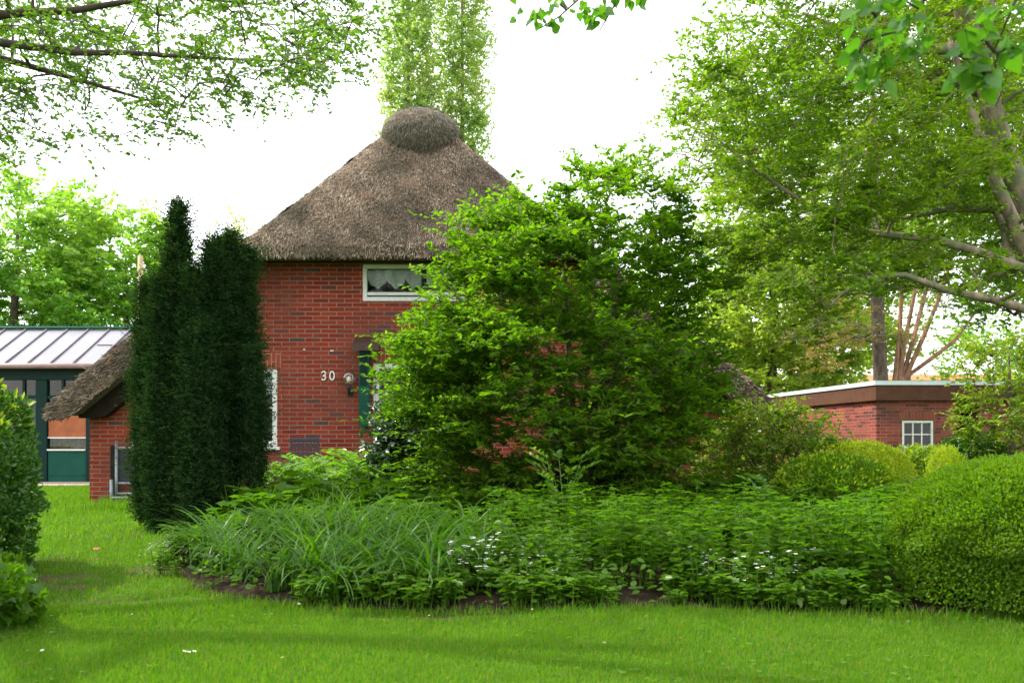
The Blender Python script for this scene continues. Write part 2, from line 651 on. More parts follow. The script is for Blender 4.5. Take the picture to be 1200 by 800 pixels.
# ------------------------------------------------------------------ materials
M = {}
M['brick'] = brick_mat('red brick', [(0.0, (.20, .027, .018)), (.25, (.32, .043, .025)), (.5, (.18, .028, .020)), (.7, (.29, .050, .030)), (.88, (.23, .038, .026)), (.95, (.14, .045, .038)), (1.0, (.075, .05, .055))], (.31, .19, .13))
M['brick_soldier'] = brick_mat('red brick on end', [(0.0, (.30, .052, .030)), (.5, (.37, .075, .040)), (1.0, (.2, .04, .03))], (.36, .24, .17), rot=True)
M['brick_shed'] = brick_mat('dark red brick', [(0.0, (.30, .06, .045)), (.4, (.36, .085, .06)), (.75, (.22, .045, .04)), (1.0, (.12, .04, .04))], (.34, .22, .18))
M['white_paint'] = paint('white paint', (.72, .72, .68), .45, .06, 5, .05, dirt=(.5, .5, .44))
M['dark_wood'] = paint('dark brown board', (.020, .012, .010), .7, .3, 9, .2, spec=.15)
M['brown_fascia'] = paint('brown fascia board', (.105, .046, .028), .6, .18, 7, .1, spec=.12, dirt=(.07, .035, .025))
M['brown_hood'] = paint('brown hood', (.062, .030, .022), .6, .2, 12, .1)
M['green_paint'] = paint('green paint', (.004, .070, .046), .45, .15, 4, .05, spec=.18)
M['dark_green'] = paint('dark green paint', (.004, .024, .020), .5, .2, 4, .05, spec=.15)
M['grey_plastic'] = paint('dark grey plastic', (.035, .045, .06), .5, .15, 20, .1)
M['alu'] = paint('dull aluminium', (.20, .23, .25), .45, .15, 15, .05, metal=.3)
M['black_cloth'] = paint('black canvas', (.018, .018, .024), .85, .2, 30, .3, 200)
M['metal_trim'] = paint('pale metal trim', (.62, .68, .70), .4, .08, 6, .03, metal=.15)
M['roof_felt'] = paint('roof felt', (.10, .11, .09), .9, .3, 4, .3)
M['roof_sheet'] = paint('pale roof sheet', (.21, .21, .245), .4, .1, 1.5, .02, spec=.2, dirt=(.17, .18, .20))
M['roof_bar'] = paint('roof bar', (.18, .15, .17), .5, .15, 8, .05)
M['gutter'] = paint('weathered gutter', (.30, .20, .20), .5, .2, 8, .1)
M['orange_blind'] = paint('orange blind', (.36, .11, .045), .8, .25, 3, .2)
M['straw_blind'] = paint('straw screen', (.22, .17, .08), .9, .45, 22, .4)  # straw tone standing in for grass mirrored in the panes
M['lace'] = paint('lace', (.62, .63, .60), .9, .35, 60, .3, 120)
M['wood_pale'] = paint('weathered timber', (.42, .33, .17), .8, .25, 10, .3)
M['orange_tile'] = paint('orange roof tile', (.48, .16, .07), .8, .2, 12, .5, 30)
M['render_wall'] = paint('plain wall', (.45, .40, .34), .8, .1, 6, .1)
M['paving'] = paint('paving', (.34, .27, .21), .9, .25, 9, .4)
M['black_iron'] = paint('black iron', (.02, .02, .022), .5, .2, 20, .1)
M['glass'] = glass_mat('window glass')
M['white_enamel'] = paint('white enamel', (.85, .85, .82), .3, .03, 10, 0)
M['globe'] = glass_mat('seeded glass', (.92, .90, .84), .45)
M['bulb'] = paint('bulb', (.75, .73, .66), .3, .05, 10, 0)
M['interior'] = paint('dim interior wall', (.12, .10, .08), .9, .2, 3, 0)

M['bark'] = bark_mat('brown bark', (.045, .032, .022), (.13, .10, .07))
M['bark_grey'] = bark_mat('grey bark', (.10, .075, .05), (.31, .245, .165), 11, (.13, .14, .07))
M['bark_red'] = bark_mat('reddish bark', (.18, .09, .05), (.38, .22, .13))
M['bark_dark'] = bark_mat('dark bark', (.025, .018, .013), (.07, .05, .035))

M['lf_centre'] = leaf_mat('layered shrub leaf', [(.054, .130, .008), (.078, .172, .010), (.108, .205, .012), (.145, .235, .014)], .60, .015, clump=(.108, .20, .012), cscale=1.6)
M['lf_yew'] = leaf_mat('yew needle', [(.008, .026, .010), (.016, .045, .014), (.032, .072, .021)], .2, .0, .5, clump=(.040, .074, .026), cscale=9)
M['lf_right'] = leaf_mat('fine leaf', [(.068, .145, .010), (.105, .195, .012), (.15, .23, .016)], .58, .02, clump=(.165, .235, .015), cscale=.8)
M['lf_over'] = leaf_mat('overhanging leaf', [(.065, .135, .022), (.095, .175, .028), (.13, .21, .035)], .52, .025, clump=(.075, .14, .028), cscale=1)
M['lf_lime'] = leaf_mat('lime leaf', [(.05, .145, .018), (.07, .18, .02), (.10, .21, .025)], .5, .04)
M['lf_bgl'] = leaf_mat('bright crown leaf', [(.09, .21, .035), (.145, .28, .05), (.21, .34, .065)], .58, .03, clump=(.25, .34, .065), cscale=.35, tcol=(1.05, 1.2, .4))  # leaf colour raised to imitate sun and haze on far crowns
M['lf_poplar'] = leaf_mat('poplar leaf', [(.16, .27, .07), (.23, .33, .10), (.31, .38, .14)], .58, .03, clump=(.32, .36, .14), cscale=.5, tcol=(1.05, 1.12, .55))  # whitish leaf, lightened further in place of distance haze
M['lf_pale'] = leaf_mat('pale yellow leaf', [(.26, .27, .06), (.32, .32, .08), (.36, .34, .10)], .5, .05)
M['lf_bgr'] = leaf_mat('yellow green leaf', [(.19, .26, .04), (.26, .32, .05), (.34, .37, .07)], .58, .03, clump=(.17, .25, .04), cscale=.4, tcol=(1.05, 1.2, .4))  # brightened leaf colour carries part of the sunlit, hazy look
M['lf_conifer'] = leaf_mat('conifer needle', [(.05, .10, .02), (.08, .14, .03), (.13, .15, .05)], .3, .04, clump=(.20, .14, .06), cscale=.7)
M['lf_brown'] = leaf_mat('dead needle', [(.20, .12, .05), (.28, .18, .08), (.34, .24, .10)], .3, .03)
M['lf_ivy'] = leaf_mat('glossy dark leaf', [(.014, .05, .012), (.022, .075, .016), (.04, .10, .02)], .22, .14, .28)
M['lf_box'] = leaf_mat('clipped box leaf', [(.070, .155, .008), (.10, .20, .010), (.14, .235, .012)], .45, .012, clump=(.12, .20, .012), cscale=2.5)
M['lf_hedge'] = leaf_mat('hedge leaf', [(.026, .082, .010), (.045, .13, .013), (.08, .17, .016)], .38, .035, .4)
M['lf_tip'] = leaf_mat('young yellow leaf', [(.24, .30, .02), (.32, .35, .03), (.20, .28, .02)], .45, .05)
M['lf_gold'] = leaf_mat('golden leaf', [(.24, .31, .012), (.33, .37, .018), (.18, .28, .012)], .45, .02)
M['lf_loose'] = leaf_mat('rose leaf', [(.09, .18, .014), (.14, .23, .018), (.20, .27, .025)], .48, .03, clump=(.24, .28, .03), cscale=2)
M['lf_bed'] = leaf_mat('perennial leaf', [(.042, .11, .007), (.064, .15, .009), (.095, .185, .011)], .42, .02)
M['lf_nettle'] = leaf_mat('toothed leaf', [(.050, .125, .007), (.075, .17, .009), (.11, .205, .011)], .46, .02)
M['lf_low'] = leaf_mat('low light leaf', [(.06, .15, .010), (.09, .20, .012), (.13, .23, .016)], .4, .03)
M['lf_solomon'] = leaf_mat('arching bright leaf', [(.08, .19, .02), (.12, .24, .026), (.15, .26, .03)], .45, .07)
M['lf_daylily'] = leaf_mat('strap leaf', [(.038, .105, .010), (.055, .145, .012), (.085, .18, .015)], .4, .025, .42)
M['lf_grass'] = leaf_mat('mown grass', [(.050, .155, .005), (.066, .19, .006), (.09, .21, .008), (.125, .21, .012), (.20, .21, .04)], .42, .012, .5, clump=(.095, .19, .009), cscale=1.7)
M['petal'] = paint('white petal', (.80, .80, .78), .6, .04, 20, 0)
M['petal_yellow'] = paint('yellow centre', (.6, .38, .03), .7, .1, 30, 0)
M['fallen'] = paint('fallen leaf', (.40, .12, .04), .7, .2, 30, 0)


# ------------------------------------------------------------------ the ground
def gz(x, y):
    x = np.asarray(x, float); y = np.asarray(y, float)
    z = .012 * np.sin(x * 1.7 + .4) * np.cos(y * 1.3) + .008 * np.sin(x * 3.1 + y * 2.3)
    far = np.clip((np.hypot(x, y) - 16) / 8, 0, 1)
    z = z * (1 - far)
    dip = np.clip((x - 3.8) / 2.5, 0, 1) * np.clip((y - 12) / 5, 0, 1)
    return z - .28 * dip * dip * (3 - 2 * dip)


# outline of the planted bed (plan view)
BED = [(-2.66, 8.6), (-2.42, 7.4), (-2.12, 6.55), (-1.75, 5.90), (-1.3, 5.52), (-.7, 5.36), (.3, 5.30), (1.2, 5.30), (1.9, 5.25),
       (2.4, 5.2), (3.2, 5.15), (4.2, 5.35), (5.6, 6.5), (6.4, 9.5), (6.0, 13.0), (3.6, 13.2), (0, 13.0), (-2.0, 12.6), (-3.0, 10.6)]


def in_bed(x, y):
    x = np.asarray(x, float); y = np.asarray(y, float)
    r = np.zeros(np.shape(x), bool)
    n = len(BED)
    for i in range(n):
        x1, y1 = BED[i]; x2, y2 = BED[(i + 1) % n]
        c = ((y1 > y) != (y2 > y))
        xi = (x2 - x1) * (y - y1) / ((y2 - y1) if abs(y2 - y1) > 1e-9 else 1e-9) + x1
        r ^= c & (x < xi)
    return r


def bed_dist(x, y):
    """distance to the edge of the bed"""
    x = np.asarray(x, float); y = np.asarray(y, float)
    d = np.full(np.shape(x), 1e9)
    n = len(BED)
    for i in range(n):
        x1, y1 = BED[i]; x2, y2 = BED[(i + 1) % n]
        dx, dy = x2 - x1, y2 - y1
        t = np.clip(((x - x1) * dx + (y - y1) * dy) / (dx * dx + dy * dy), 0, 1)
        d = np.minimum(d, np.hypot(x - x1 - t * dx, y - y1 - t * dy))
    return d


BARE = [(-3.02, 6.65, .34, .28, 1.0), (-2.70, 6.25, .32, .16, .8), (-2.45, 7.1, .22, .35, .9), (-3.3, 7.7, .5, .3, .45), (-3.55, 9.6, .6, .35, .4), (-2.2, 5.62, .5, .12, .8),
        (1.15, 5.05, .5, .12, .45), (-.4, 5.22, .7, .08, .8), (.45, 4.95, .25, .1, .45), (2.0, 5.1, .5, .08, .6), (-4.4, 13.6, .9, .4, .7), (-2.9, 10.6, .45, .7, .6), (.2, 4.5, .3, .12, .3), (1.3, 4.3, .3, .1, .35)]


def bare(x, y):
    b = np.zeros(np.shape(x))
    for cx, cy_, rx, ry, s in BARE:
        q = ((x - cx) / rx) ** 2 + ((y - cy_) / ry) ** 2
        b = np.maximum(b, s * np.exp(-q))
    return b


gx = np.unique(np.concatenate([np.linspace(-300, -20, 15), np.linspace(-20, -8, 13), np.linspace(-8, 6, 113), np.linspace(6, 20, 15), np.linspace(20, 300, 15)]))
gy = np.unique(np.concatenate([np.linspace(-60, 0, 7), np.linspace(0, 3, 7), np.linspace(3, 12, 82), np.linspace(12, 30, 30), np.linspace(30, 500, 20)]))
GX, GY = np.meshgrid(gx, gy)
GV = np.stack([GX, GY, gz(GX, GY)], -1).reshape(-1, 3)
nx, ny = len(gx), len(gy)
ii = (np.arange(ny - 1)[:, None] * nx + np.arange(nx - 1)[None]).ravel()
GF = np.stack([ii, ii + 1, ii + nx + 1, ii + nx], 1)
gme = raw_mesh('lawn', GV, [GF], True)
att = gme.attributes.new('bare', 'FLOAT', 'POINT')
att.data.foreach_set('value', bare(GV[:, 0], GV[:, 1]).astype(np.float32))
m, nt, out = new_mat('lawn earth and sward')
b = N(nt, "BsdfPrincipled"); b.inputs['Roughness'].default_value = .95; b.inputs['Specular IOR Level'].default_value = .1
g1 = ramp(nt, [(.3, (.045, .105, .010)), (.55, (.07, .145, .012)), (.75, (.10, .155, .018))])
nt.links.new(noise(nt, 1.1, 6, .65), g1.inputs[0])
so = ramp(nt, [(.3, (.055, .036, .024)), (.7, (.14, .095, .06))])
nt.links.new(noise(nt, 18, 5, .7), so.inputs[0])
ba = N(nt, "Attribute", attribute_name='bare')
bn = N(nt, "Math", operation='MULTIPLY_ADD'); bn.inputs[1].default_value = .9; bn.inputs[2].default_value = -.42
nt.links.new(noise(nt, 9, 5, .7), bn.inputs[0])
bs_ = N(nt, "Math", operation='ADD', use_clamp=True)
nt.links.new(ba.outputs['Fac'], bs_.inputs[0]); nt.links.new(bn.outputs[0], bs_.inputs[1])
nt.links.new(mixc(nt, g1.outputs[0], so.outputs[0], bs_.outputs[0]), b.inputs['Base Color'])
bp = N(nt, "Bump"); bp.inputs['Strength'].default_value = .8; bp.inputs['Distance'].default_value = .03
nt.links.new(noise(nt, 40, 5, .7), bp.inputs['Height']); nt.links.new(bp.outputs[0], b.inputs['Normal'])
nt.links.new(b.outputs[0], out.inputs[0])
M['lawn'] = m
tag(link('lawn', gme, M['lawn']), 'wide mown lawn round the house and bed', 'lawn', kind='structure')

# soil of the bed
_ol = np.array(BED, float)
for _ in range(4):
    _q = np.roll(_ol, -1, 0)
    _ol = np.stack([_ol * .75 + _q * .25, _ol * .25 + _q * .75], 1).reshape(-1, 2)
_ol = _ol + rng.normal(0, .018, _ol.shape)
_c0 = np.array([1.6, 9.2])
_fr = [1.03, 1.0, .985, .965, .94, .9, .84, .75, .6, .4, .2, .02]
sv = []
for k_, f_ in enumerate(_fr):
    xy = _c0 + (_ol - _c0) * f_
    z_ = gz(xy[:, 0], xy[:, 1]) + (-.02 if k_ == 0 else .006 if k_ == 1 else 0)
    if k_ > 1:
        z_ = z_ + .012 + .08 * np.clip(bed_dist(xy[:, 0], xy[:, 1]) / .6, 0, 1) + rng.normal(0, .007, len(xy))
    sv.append(np.column_stack([xy, z_]))
_m = len(_ol)
_sf = []
for k_ in range(len(_fr) - 1):
    i_ = np.arange(_m); j_ = (i_ + 1) % _m
    _sf.append(np.stack([k_ * _m + i_, k_ * _m + j_, (k_ + 1) * _m + j_, (k_ + 1) * _m + i_], 1))
m, nt, out = new_mat('dark garden soil')
b = N(nt, "BsdfPrincipled"); b.inputs['Roughness'].default_value = .95; b.inputs['Specular IOR Level'].default_value = .1
so = ramp(nt, [(.3, (.025, .017, .012)), (.7, (.075, .05, .034))])
nt.links.new(noise(nt, 22, 6, .7), so.inputs[0]); nt.links.new(so.outputs[0], b.inputs['Base Color'])
bp = N(nt, "Bump"); bp.inputs['Distance'].default_value = .03
nt.links.new(noise(nt, 60, 5, .7), bp.inputs['Height']); nt.links.new(bp.outputs[0], b.inputs['Normal'])
nt.links.new(b.outputs[0], out.inputs[0])
M['soil'] = m
sme = raw_mesh('flower_bed', np.concatenate(sv), [np.concatenate(_sf)], True)
tag(link('flower_bed', sme, M['soil']), 'dark soil of the planted bed before the house', 'soil', kind='structure')


def soil_z(x, y):
    return gz(x, y) + np.where(in_bed(x, y), .012 + .08 * np.clip(bed_dist(x, y) / .6, 0, 1), 0)


# paving strip before the garden room
mb = MB(); mb.box(-14.5, -6.1, 19.6, 21.15, -.02, .035, .01)
tag(mb.build('paving_strip', M['paving']), 'narrow stone strip along the green garden room', 'paving', kind='structure')

# ------------------------------------------------------------------ the thatched house
XC, FY = -1.35, 14.4
HB = (XC, FY, 0)
house = empty('thatched_house', HB, 'red brick house with thick brown thatched roof and a rounded ridge cap', 'house')
PDX = np.array([0, .6, 1.2, 1.8, 2.4, 3.1, 3.8, 4.45, 5.04])
PZ = np.array([5.86, 5.25, 4.65, 4.06, 3.50, 2.90, 2.33, 1.80, 1.29])
VY, HY, AY, AZ = 13.95, 13.90, 15.2, 5.86      # verge plane, hip eave, hip apex
EZ = 3.56                                       # top of the thatch at the hip eave


def top_z(dx):
    return np.interp(np.abs(dx), PDX, PZ)


def hip_y(z):
    return HY + (np.clip(z, EZ, AZ) - EZ) / (AZ - EZ) * (AY - HY)


def wall_with_holes(outline, holes, y, thick, x_first=True):
    """front wall sheet in the plane y with openings, plus the reveals of the openings"""
    loops = [[Vector((p[0], p[1], 0)) for p in outline]] + [[Vector((x0, z0, 0)), Vector((x0, z1, 0)), Vector((x1, z1, 0)), Vector((x1, z0, 0))] for x0, x1, z0, z1 in holes]
    flat = [v for l in loops for v in l]
    tris = tessellate_polygon(loops)
    mb = MB()
    mb.add([(v.x, y, v.y) for v in flat], [tuple(t) for t in tris])
    for x0, x1, z0, z1 in holes:
        mb.add([(x0, y, z0), (x0, y, z1), (x1, y, z1), (x1, y, z0), (x0, y + thick, z0), (x0, y + thick, z1), (x1, y + thick, z1), (x1, y + thick, z0)],
               [(0, 1, 5, 4), (1, 2, 6, 5), (2, 3, 7, 6), (3, 0, 4, 7)])
    return mb


def wz(py): return EYE + (HOR - py) * FY / FPX
def wx(p): return (p - 600) * FY / FPX


H_UP = (wx(425), wx(546), wz(353), wz(309.5))
H_LEFT = (wx(250), wx(325), wz(523), wz(432))
H_DOOR = (wx(437), wx(512), .06, wz(425))
WL, WR = wx(105), wx(868)
outl = [(WL, -.05), (WR, -.05)]
dxs = np.linspace(WR - XC, 2.45, 12)
outl += [(XC + d, float(top_z(d)) - .36) for d in dxs]
outl += [(XC + 2.22, 3.395), (XC - 2.22, 3.395)]
outl += [(XC - d, float(top_z(d)) - .36) for d in dxs[::-1][:-1]]
outl += [(WL, float(top_z(XC - WL)) - .36)]
wmb = wall_with_holes(outl, [H_UP, H_LEFT, H_DOOR], FY, .22)
# side and back walls
for X in (WL, WR):
    wmb.add([(X, FY, -.05), (X, 25.5, -.05), (X, 25.5, 1.32), (X, FY, 1.32)], [(0, 1, 2, 3)])
wmb.add([(WL, 25.5, -.05), (WR, 25.5, -.05), (WR, 25.5, 1.3), (XC + 2.4, 25.5, 3.1), (XC, 25.5, 5.3), (XC - 2.4, 25.5, 3.1), (WL, 25.5, 1.3)], [(0, 1, 2, 3, 4, 5, 6)])
wmb.build('wall', M['brick'], house, HB)
# soldier courses over the openings
for (x0, x1, z0, z1) in (H_LEFT, H_DOOR):
    s = MB(); s.box(x0 - .05, x1 + .06, FY - .006, FY + .02, z1 + .002, z1 + .225)
    s.build('lintel_course', M['brick_soldier'], house, HB)


def window(name, hole, parent, off, y, mat, cols=1, rows=1, fw=.07, curtain=None, sill=True, low_rail=0):
    x0, x1, z0, z1 = hole
    f = MB()
    a, bq = y + .012, y + .085
    e = .002
    f.box(x0 + e, x0 + fw, a, bq, z0 + e, z1 - e, .006); f.box(x1 - fw, x1 - e, a, bq, z0 + e, z1 - e, .006)
    f.box(x0 + fw, x1 - fw, a, bq, z1 - fw, z1 - e, .006); f.box(x0 + fw, x1 - fw, a, bq, z0 + e, z0 + fw, .006)
    if low_rail:
        f.box(x0 + fw, x1 - fw, a + .01, bq, z0 + low_rail, z0 + low_rail + .045, .005)
    bw = .022
    for i in range(1, cols):
        c = x0 + fw + (x1 - x0 - 2 * fw) * i / cols
        f.box(c - bw / 2, c + bw / 2, a + .012, bq - .01, z0 + fw, z1 - fw)
    for j in range(1, rows):
        c = z0 + fw + (z1 - z0 - 2 * fw) * j / rows
        f.box(x0 + fw, x1 - fw, a + .014, bq - .012, c - bw / 2, c + bw / 2)
    fo = f.build(name, mat, parent, off)
    p = MB(); p.add([(x0 + fw * .8, y + .05, z0 + fw * .8), (x1 - fw * .8, y + .05, z0 + fw * .8), (x1 - fw * .8, y + .05, z1 - fw * .8), (x0 + fw * .8, y + .05, z1 - fw * .8)], [(0, 1, 2, 3)])
    p.build('pane', M['glass'], fo, None if off is None else off)
    # room behind the glass
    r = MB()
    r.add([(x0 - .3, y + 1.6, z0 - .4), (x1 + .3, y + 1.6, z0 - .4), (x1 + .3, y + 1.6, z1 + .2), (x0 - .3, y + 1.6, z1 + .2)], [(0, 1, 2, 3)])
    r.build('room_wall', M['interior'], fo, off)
    if curtain:
        curtain(fo, off)
    if sill:
        s = MB(); s.box(x0 - .04, x1 + .04, y - .05, y + .012, z0 - .05, z0 - .002, .008)
        s.build('sill', mat, fo, off)
    return fo


def scallop(x0, x1, z1, ys, depth, n, amp, gaps=()):
    def mk(fo, off):
        c = MB()
        cnt = 90
        v, f = [], []
        for i in range(cnt + 1):
            t = i / cnt
            x = x0 + (x1 - x0) * t
            ph = (t * n) % 1
            lo = z1 - depth - amp * (math.sin(math.pi * ph) ** .7) - .012 * math.sin(t * 70)
            y = ys + .02 * math.sin(t * n * 9)
            v += [(x, y, z1), (x, y, lo)]
        for i in range(cnt):
            if any(a <= i / cnt < b_ for a, b_ in gaps):
                continue
            f.append((2 * i, 2 * i + 1, 2 * i + 3, 2 * i + 2))
        c.add(v, f)
        c.build('curtain', M['lace'], fo, off)
    return mk


window('window', H_UP, house, HB, FY - .02, M['white_paint'], 1, 1, .062, scallop(H_UP[0] + .06, H_UP[1] - .06, H_UP[3] - .06, FY + .12, .13, 5, .13, ((.56, .62),)), False, .085)
window('window', H_LEFT, house, HB, FY, M['white_paint'], 1, 2, .075, scallop(H_LEFT[0] + .06, H_LEFT[1] - .06, H_LEFT[3] - .06, FY + .14, .2, 3, .1))
do = window('door', H_DOOR, house, HB, FY, M['white_paint'], 1, 3, .085, None, False)
hm = MB(); hm.tube([(H_DOOR[0] + .05, FY - .03, 1.0), (H_DOOR[0] + .05, FY - .03, 1.14)], .011, 8)
hm.tube([(H_DOOR[0] + .05, FY + .02, 1.07), (H_DOOR[0] + .05, FY - .03, 1.07)], .009, 8)
hm.build('handle', M['black_iron'], do, HB)

# green shutter with its brown hood beside the door
s = MB(); s.box(wx(422.5), wx(434), FY - .16, FY - .004, wz(500), wz(412), .006)
so_ = s.build('shutter', M['green_paint'], house, HB)
s2 = MB(); s2.box(wx(422.5) + .02, wx(434) - .02, FY - .168, FY - .161, wz(452), wz(416)); s2.build('shutter_panel', M['dark_green'], so_, HB)
s = MB()
xa, xb, za, zb = wx(417), wx(447), wz(411), wz(400)
s.add([(xa, FY - .30, za - .02), (xb, FY - .30, za - .02), (xb, FY - .002, za + .06), (xa, FY - .002, za + .06),
       (xa, FY - .30, zb - .06), (xb, FY - .30, zb - .06), (xb, FY - .002, zb + .06), (xa, FY - .002, zb + .06)],
      [(0, 1, 2, 3)[::-1], (4, 5, 6, 7), (0, 1, 5, 4), (1, 2, 6, 5), (2, 3, 7, 6), (3, 0, 4, 7)])
s.build('door_hood', M['brown_hood'], house, HB)

# wall lamp
lx, lz = wx(410.5), wz(443)
l = MB(); l.tube([(lx, FY - .02, wz(460)), (lx, FY - .10, wz(461)), (lx, FY - .13, wz(456)), (lx, FY - .13, wz(450.5))], [.016, .016, .018, .03], 10)
l.box(lx - .035, lx + .035, FY - .022, FY - .001, wz(464), wz(455), .006)
lo = l.build('wall_lamp', M['black_iron'], house, HB)
g = MB(); g.lathe([(.001 + .098 * math.sin(math.pi * i / 14), lz - .098 * math.cos(math.pi * i / 14)) for i in range(15)], lx, FY - .13, 20)
g.build('lamp_globe', M['globe'], lo, HB)
g = MB(); g.lathe([(.001 + .034 * math.sin(math.pi * i / 8), lz - .03 - .05 * math.cos(math.pi * i / 8)) for i in range(9)], lx, FY - .13, 12)
g.build('bulb', M['bulb'], lo, HB)

# the number 30
hn_y = FY - .012
def digit(paths, cx, cz, h, w):
    mb = MB()
    for p in paths:
        mb.tube([(cx + a * w, hn_y, cz + bb * h) for a, bb in p], .0105, 8)
    return mb.build('house_number', M['white_enamel'], house, HB)
three = [(-.46, .36)] + [(.02 + .46 * math.cos(t), .25 + .25 * math.sin(t)) for t in np.linspace(2.5, -1.45, 12)] + [(-.08, .02)]
three2 = [(-.08, .02)] + [(.0 + .50 * math.cos(t), -.24 + .26 * math.sin(t)) for t in np.linspace(1.4, -2.6, 12)]
zero = [(.5 * math.cos(t), .5 * math.sin(t)) for t in np.linspace(0, 2 * math.pi, 22)]
zc = (wz(434.5) + wz(446)) / 2
digit([three, three2], wx(379.3), zc, .118, .060)
digit([zero], wx(389.4), zc, .118, .062)
# two small pale wall fixings
for p, q, w_ in ((356.5, 409.5, .013), (389, 411, .024)):
    f = MB(); f.box(wx(p) - w_, wx(p) + w_, FY - .012, FY - .001, wz(q) - .010, wz(q) + .010, .004)
    f.build('wall_fixing', M['white_paint'], house, HB)

# dark boards below the verges and the hip
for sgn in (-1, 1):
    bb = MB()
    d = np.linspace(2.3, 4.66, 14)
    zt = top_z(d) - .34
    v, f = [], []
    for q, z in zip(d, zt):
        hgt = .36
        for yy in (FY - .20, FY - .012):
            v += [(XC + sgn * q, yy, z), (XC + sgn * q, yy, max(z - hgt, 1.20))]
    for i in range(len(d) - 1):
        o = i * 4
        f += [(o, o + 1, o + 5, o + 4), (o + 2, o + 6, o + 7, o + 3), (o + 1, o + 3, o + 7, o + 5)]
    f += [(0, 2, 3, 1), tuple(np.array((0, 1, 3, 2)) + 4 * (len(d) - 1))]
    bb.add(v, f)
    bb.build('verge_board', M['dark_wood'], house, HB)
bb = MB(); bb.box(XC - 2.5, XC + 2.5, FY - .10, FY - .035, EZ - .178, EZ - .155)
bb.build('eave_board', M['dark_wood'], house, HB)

# thatch ---------------------------------------------------------------
m, nt, out = new_mat('thatch')
b = N(nt, "BsdfPrincipled"); b.inputs['Roughness'].default_value = .95; b.inputs['Specular IOR Level'].default_value = .15
tc = N(nt, "TexCoord")
mp = N(nt, "Mapping"); mp.inputs['Scale'].default_value = (1, .6, .45)
nt.links.new(tc.outputs['Object'], mp.inputs[0])
a1 = noise(nt, 34, 5, .7, mp.outputs[0]); a2 = noise(nt, 1.3, 4, .6); a3 = noise(nt, 5, 4, .6)
r1 = ramp(nt, [(.3, (.06, .046, .036)), (.5, (.19, .145, .105)), (.7, (.36, .28, .205))])
nt.links.new(a1, r1.inputs[0])
c = mixc(nt, r1.outputs[0], (.055, .050, .040), mixc_val(nt, a2, .42, .68, 0, .7))
c = mixc(nt, c, (.17, .12, .075), mixc_val(nt, a3, .55, .75, 0, .6))
nt.links.new(c, b.inputs['Base Color'])
bp = N(nt, "Bump"); bp.inputs['Strength'].default_value = 1.0; bp.inputs['Distance'].default_value = .04
nt.links.new(a1, bp.inputs['Height']); nt.links.new(bp.outputs[0], b.inputs['Normal'])
nt.links.new(b.outputs[0], out.inputs[0])
M['thatch'] = m
# loose straw ends: colour by straw plus slow weathering
m, nt, out = new_mat('straw ends')
b = N(nt, "BsdfPrincipled"); b.inputs['Roughness'].default_value = .9; b.inputs['Specular IOR Level'].default_value = .15
geo = N(nt, "NewGeometry")
r1 = ramp(nt, [(0, (.040, .029, .022)), (.3, (.14, .100, .070)), (.65, (.32, .24, .165)), (.9, (.48, .385, .275)), (1, (.59, .505, .39))])
nt.links.new(geo.outputs['Random Per Island'], r1.inputs[0])
a2 = noise(nt, 1.2, 4, .6); a3 = noise(nt, 3.5, 3, .6)
c = mixc(nt, r1.outputs[0], (.085, .072, .052), mixc_val(nt, a2, .44, .62, 0, .75))
c = mixc(nt, c, (.32, .205, .13), mixc_val(nt, a3, .54, .70, 0, .45))
nt.links.new(c, b.inputs['Base Color'])
nt.links.new(b.outputs[0], out.inputs[0])
M['straw'] = m
m, nt, out = new_mat('mossy straw')
b = N(nt, "BsdfPrincipled"); b.inputs['Roughness'].default_value = .95; b.inputs['Specular IOR Level'].default_value = .1
geo = N(nt, "NewGeometry")
r1 = ramp(nt, [(0, (.06, .052, .042)), (.5, (.16, .138, .105)), (1, (.30, .26, .20))])
nt.links.new(geo.outputs['Random Per Island'], r1.inputs[0])
c = mixc(nt, r1.outputs[0], (.10, .105, .03), mixc_val(nt, noise(nt, 3.2, 3), .54, .72, 0, .55))
nt.links.new(c, b.inputs['Base Color'])
nt.links.new(b.outputs[0], out.inputs[0])
M['straw_moss'] = m

tb = MB()


def grid_faces(Vg):
    a, b_, _ = Vg.shape
    i = (np.arange(a - 1)[:, None] * b_ + np.arange(b_ - 1)[None]).ravel()
    return [tuple(q) for q in np.stack([i, i + 1, i + b_ + 1, i + b_], 1)]


def lump(P, amp=.022):
    p = P
    n = np.sin(p[..., 0] * 4.1 + 1.3 * np.sin(p[..., 2] * 3.3)) * np.cos(p[..., 2] * 5.2 + p[..., 1] * 2.1) + .6 * np.sin(p[..., 0] * 11 + p[..., 1] * 7 + p[..., 2] * 9)
    return amp * n


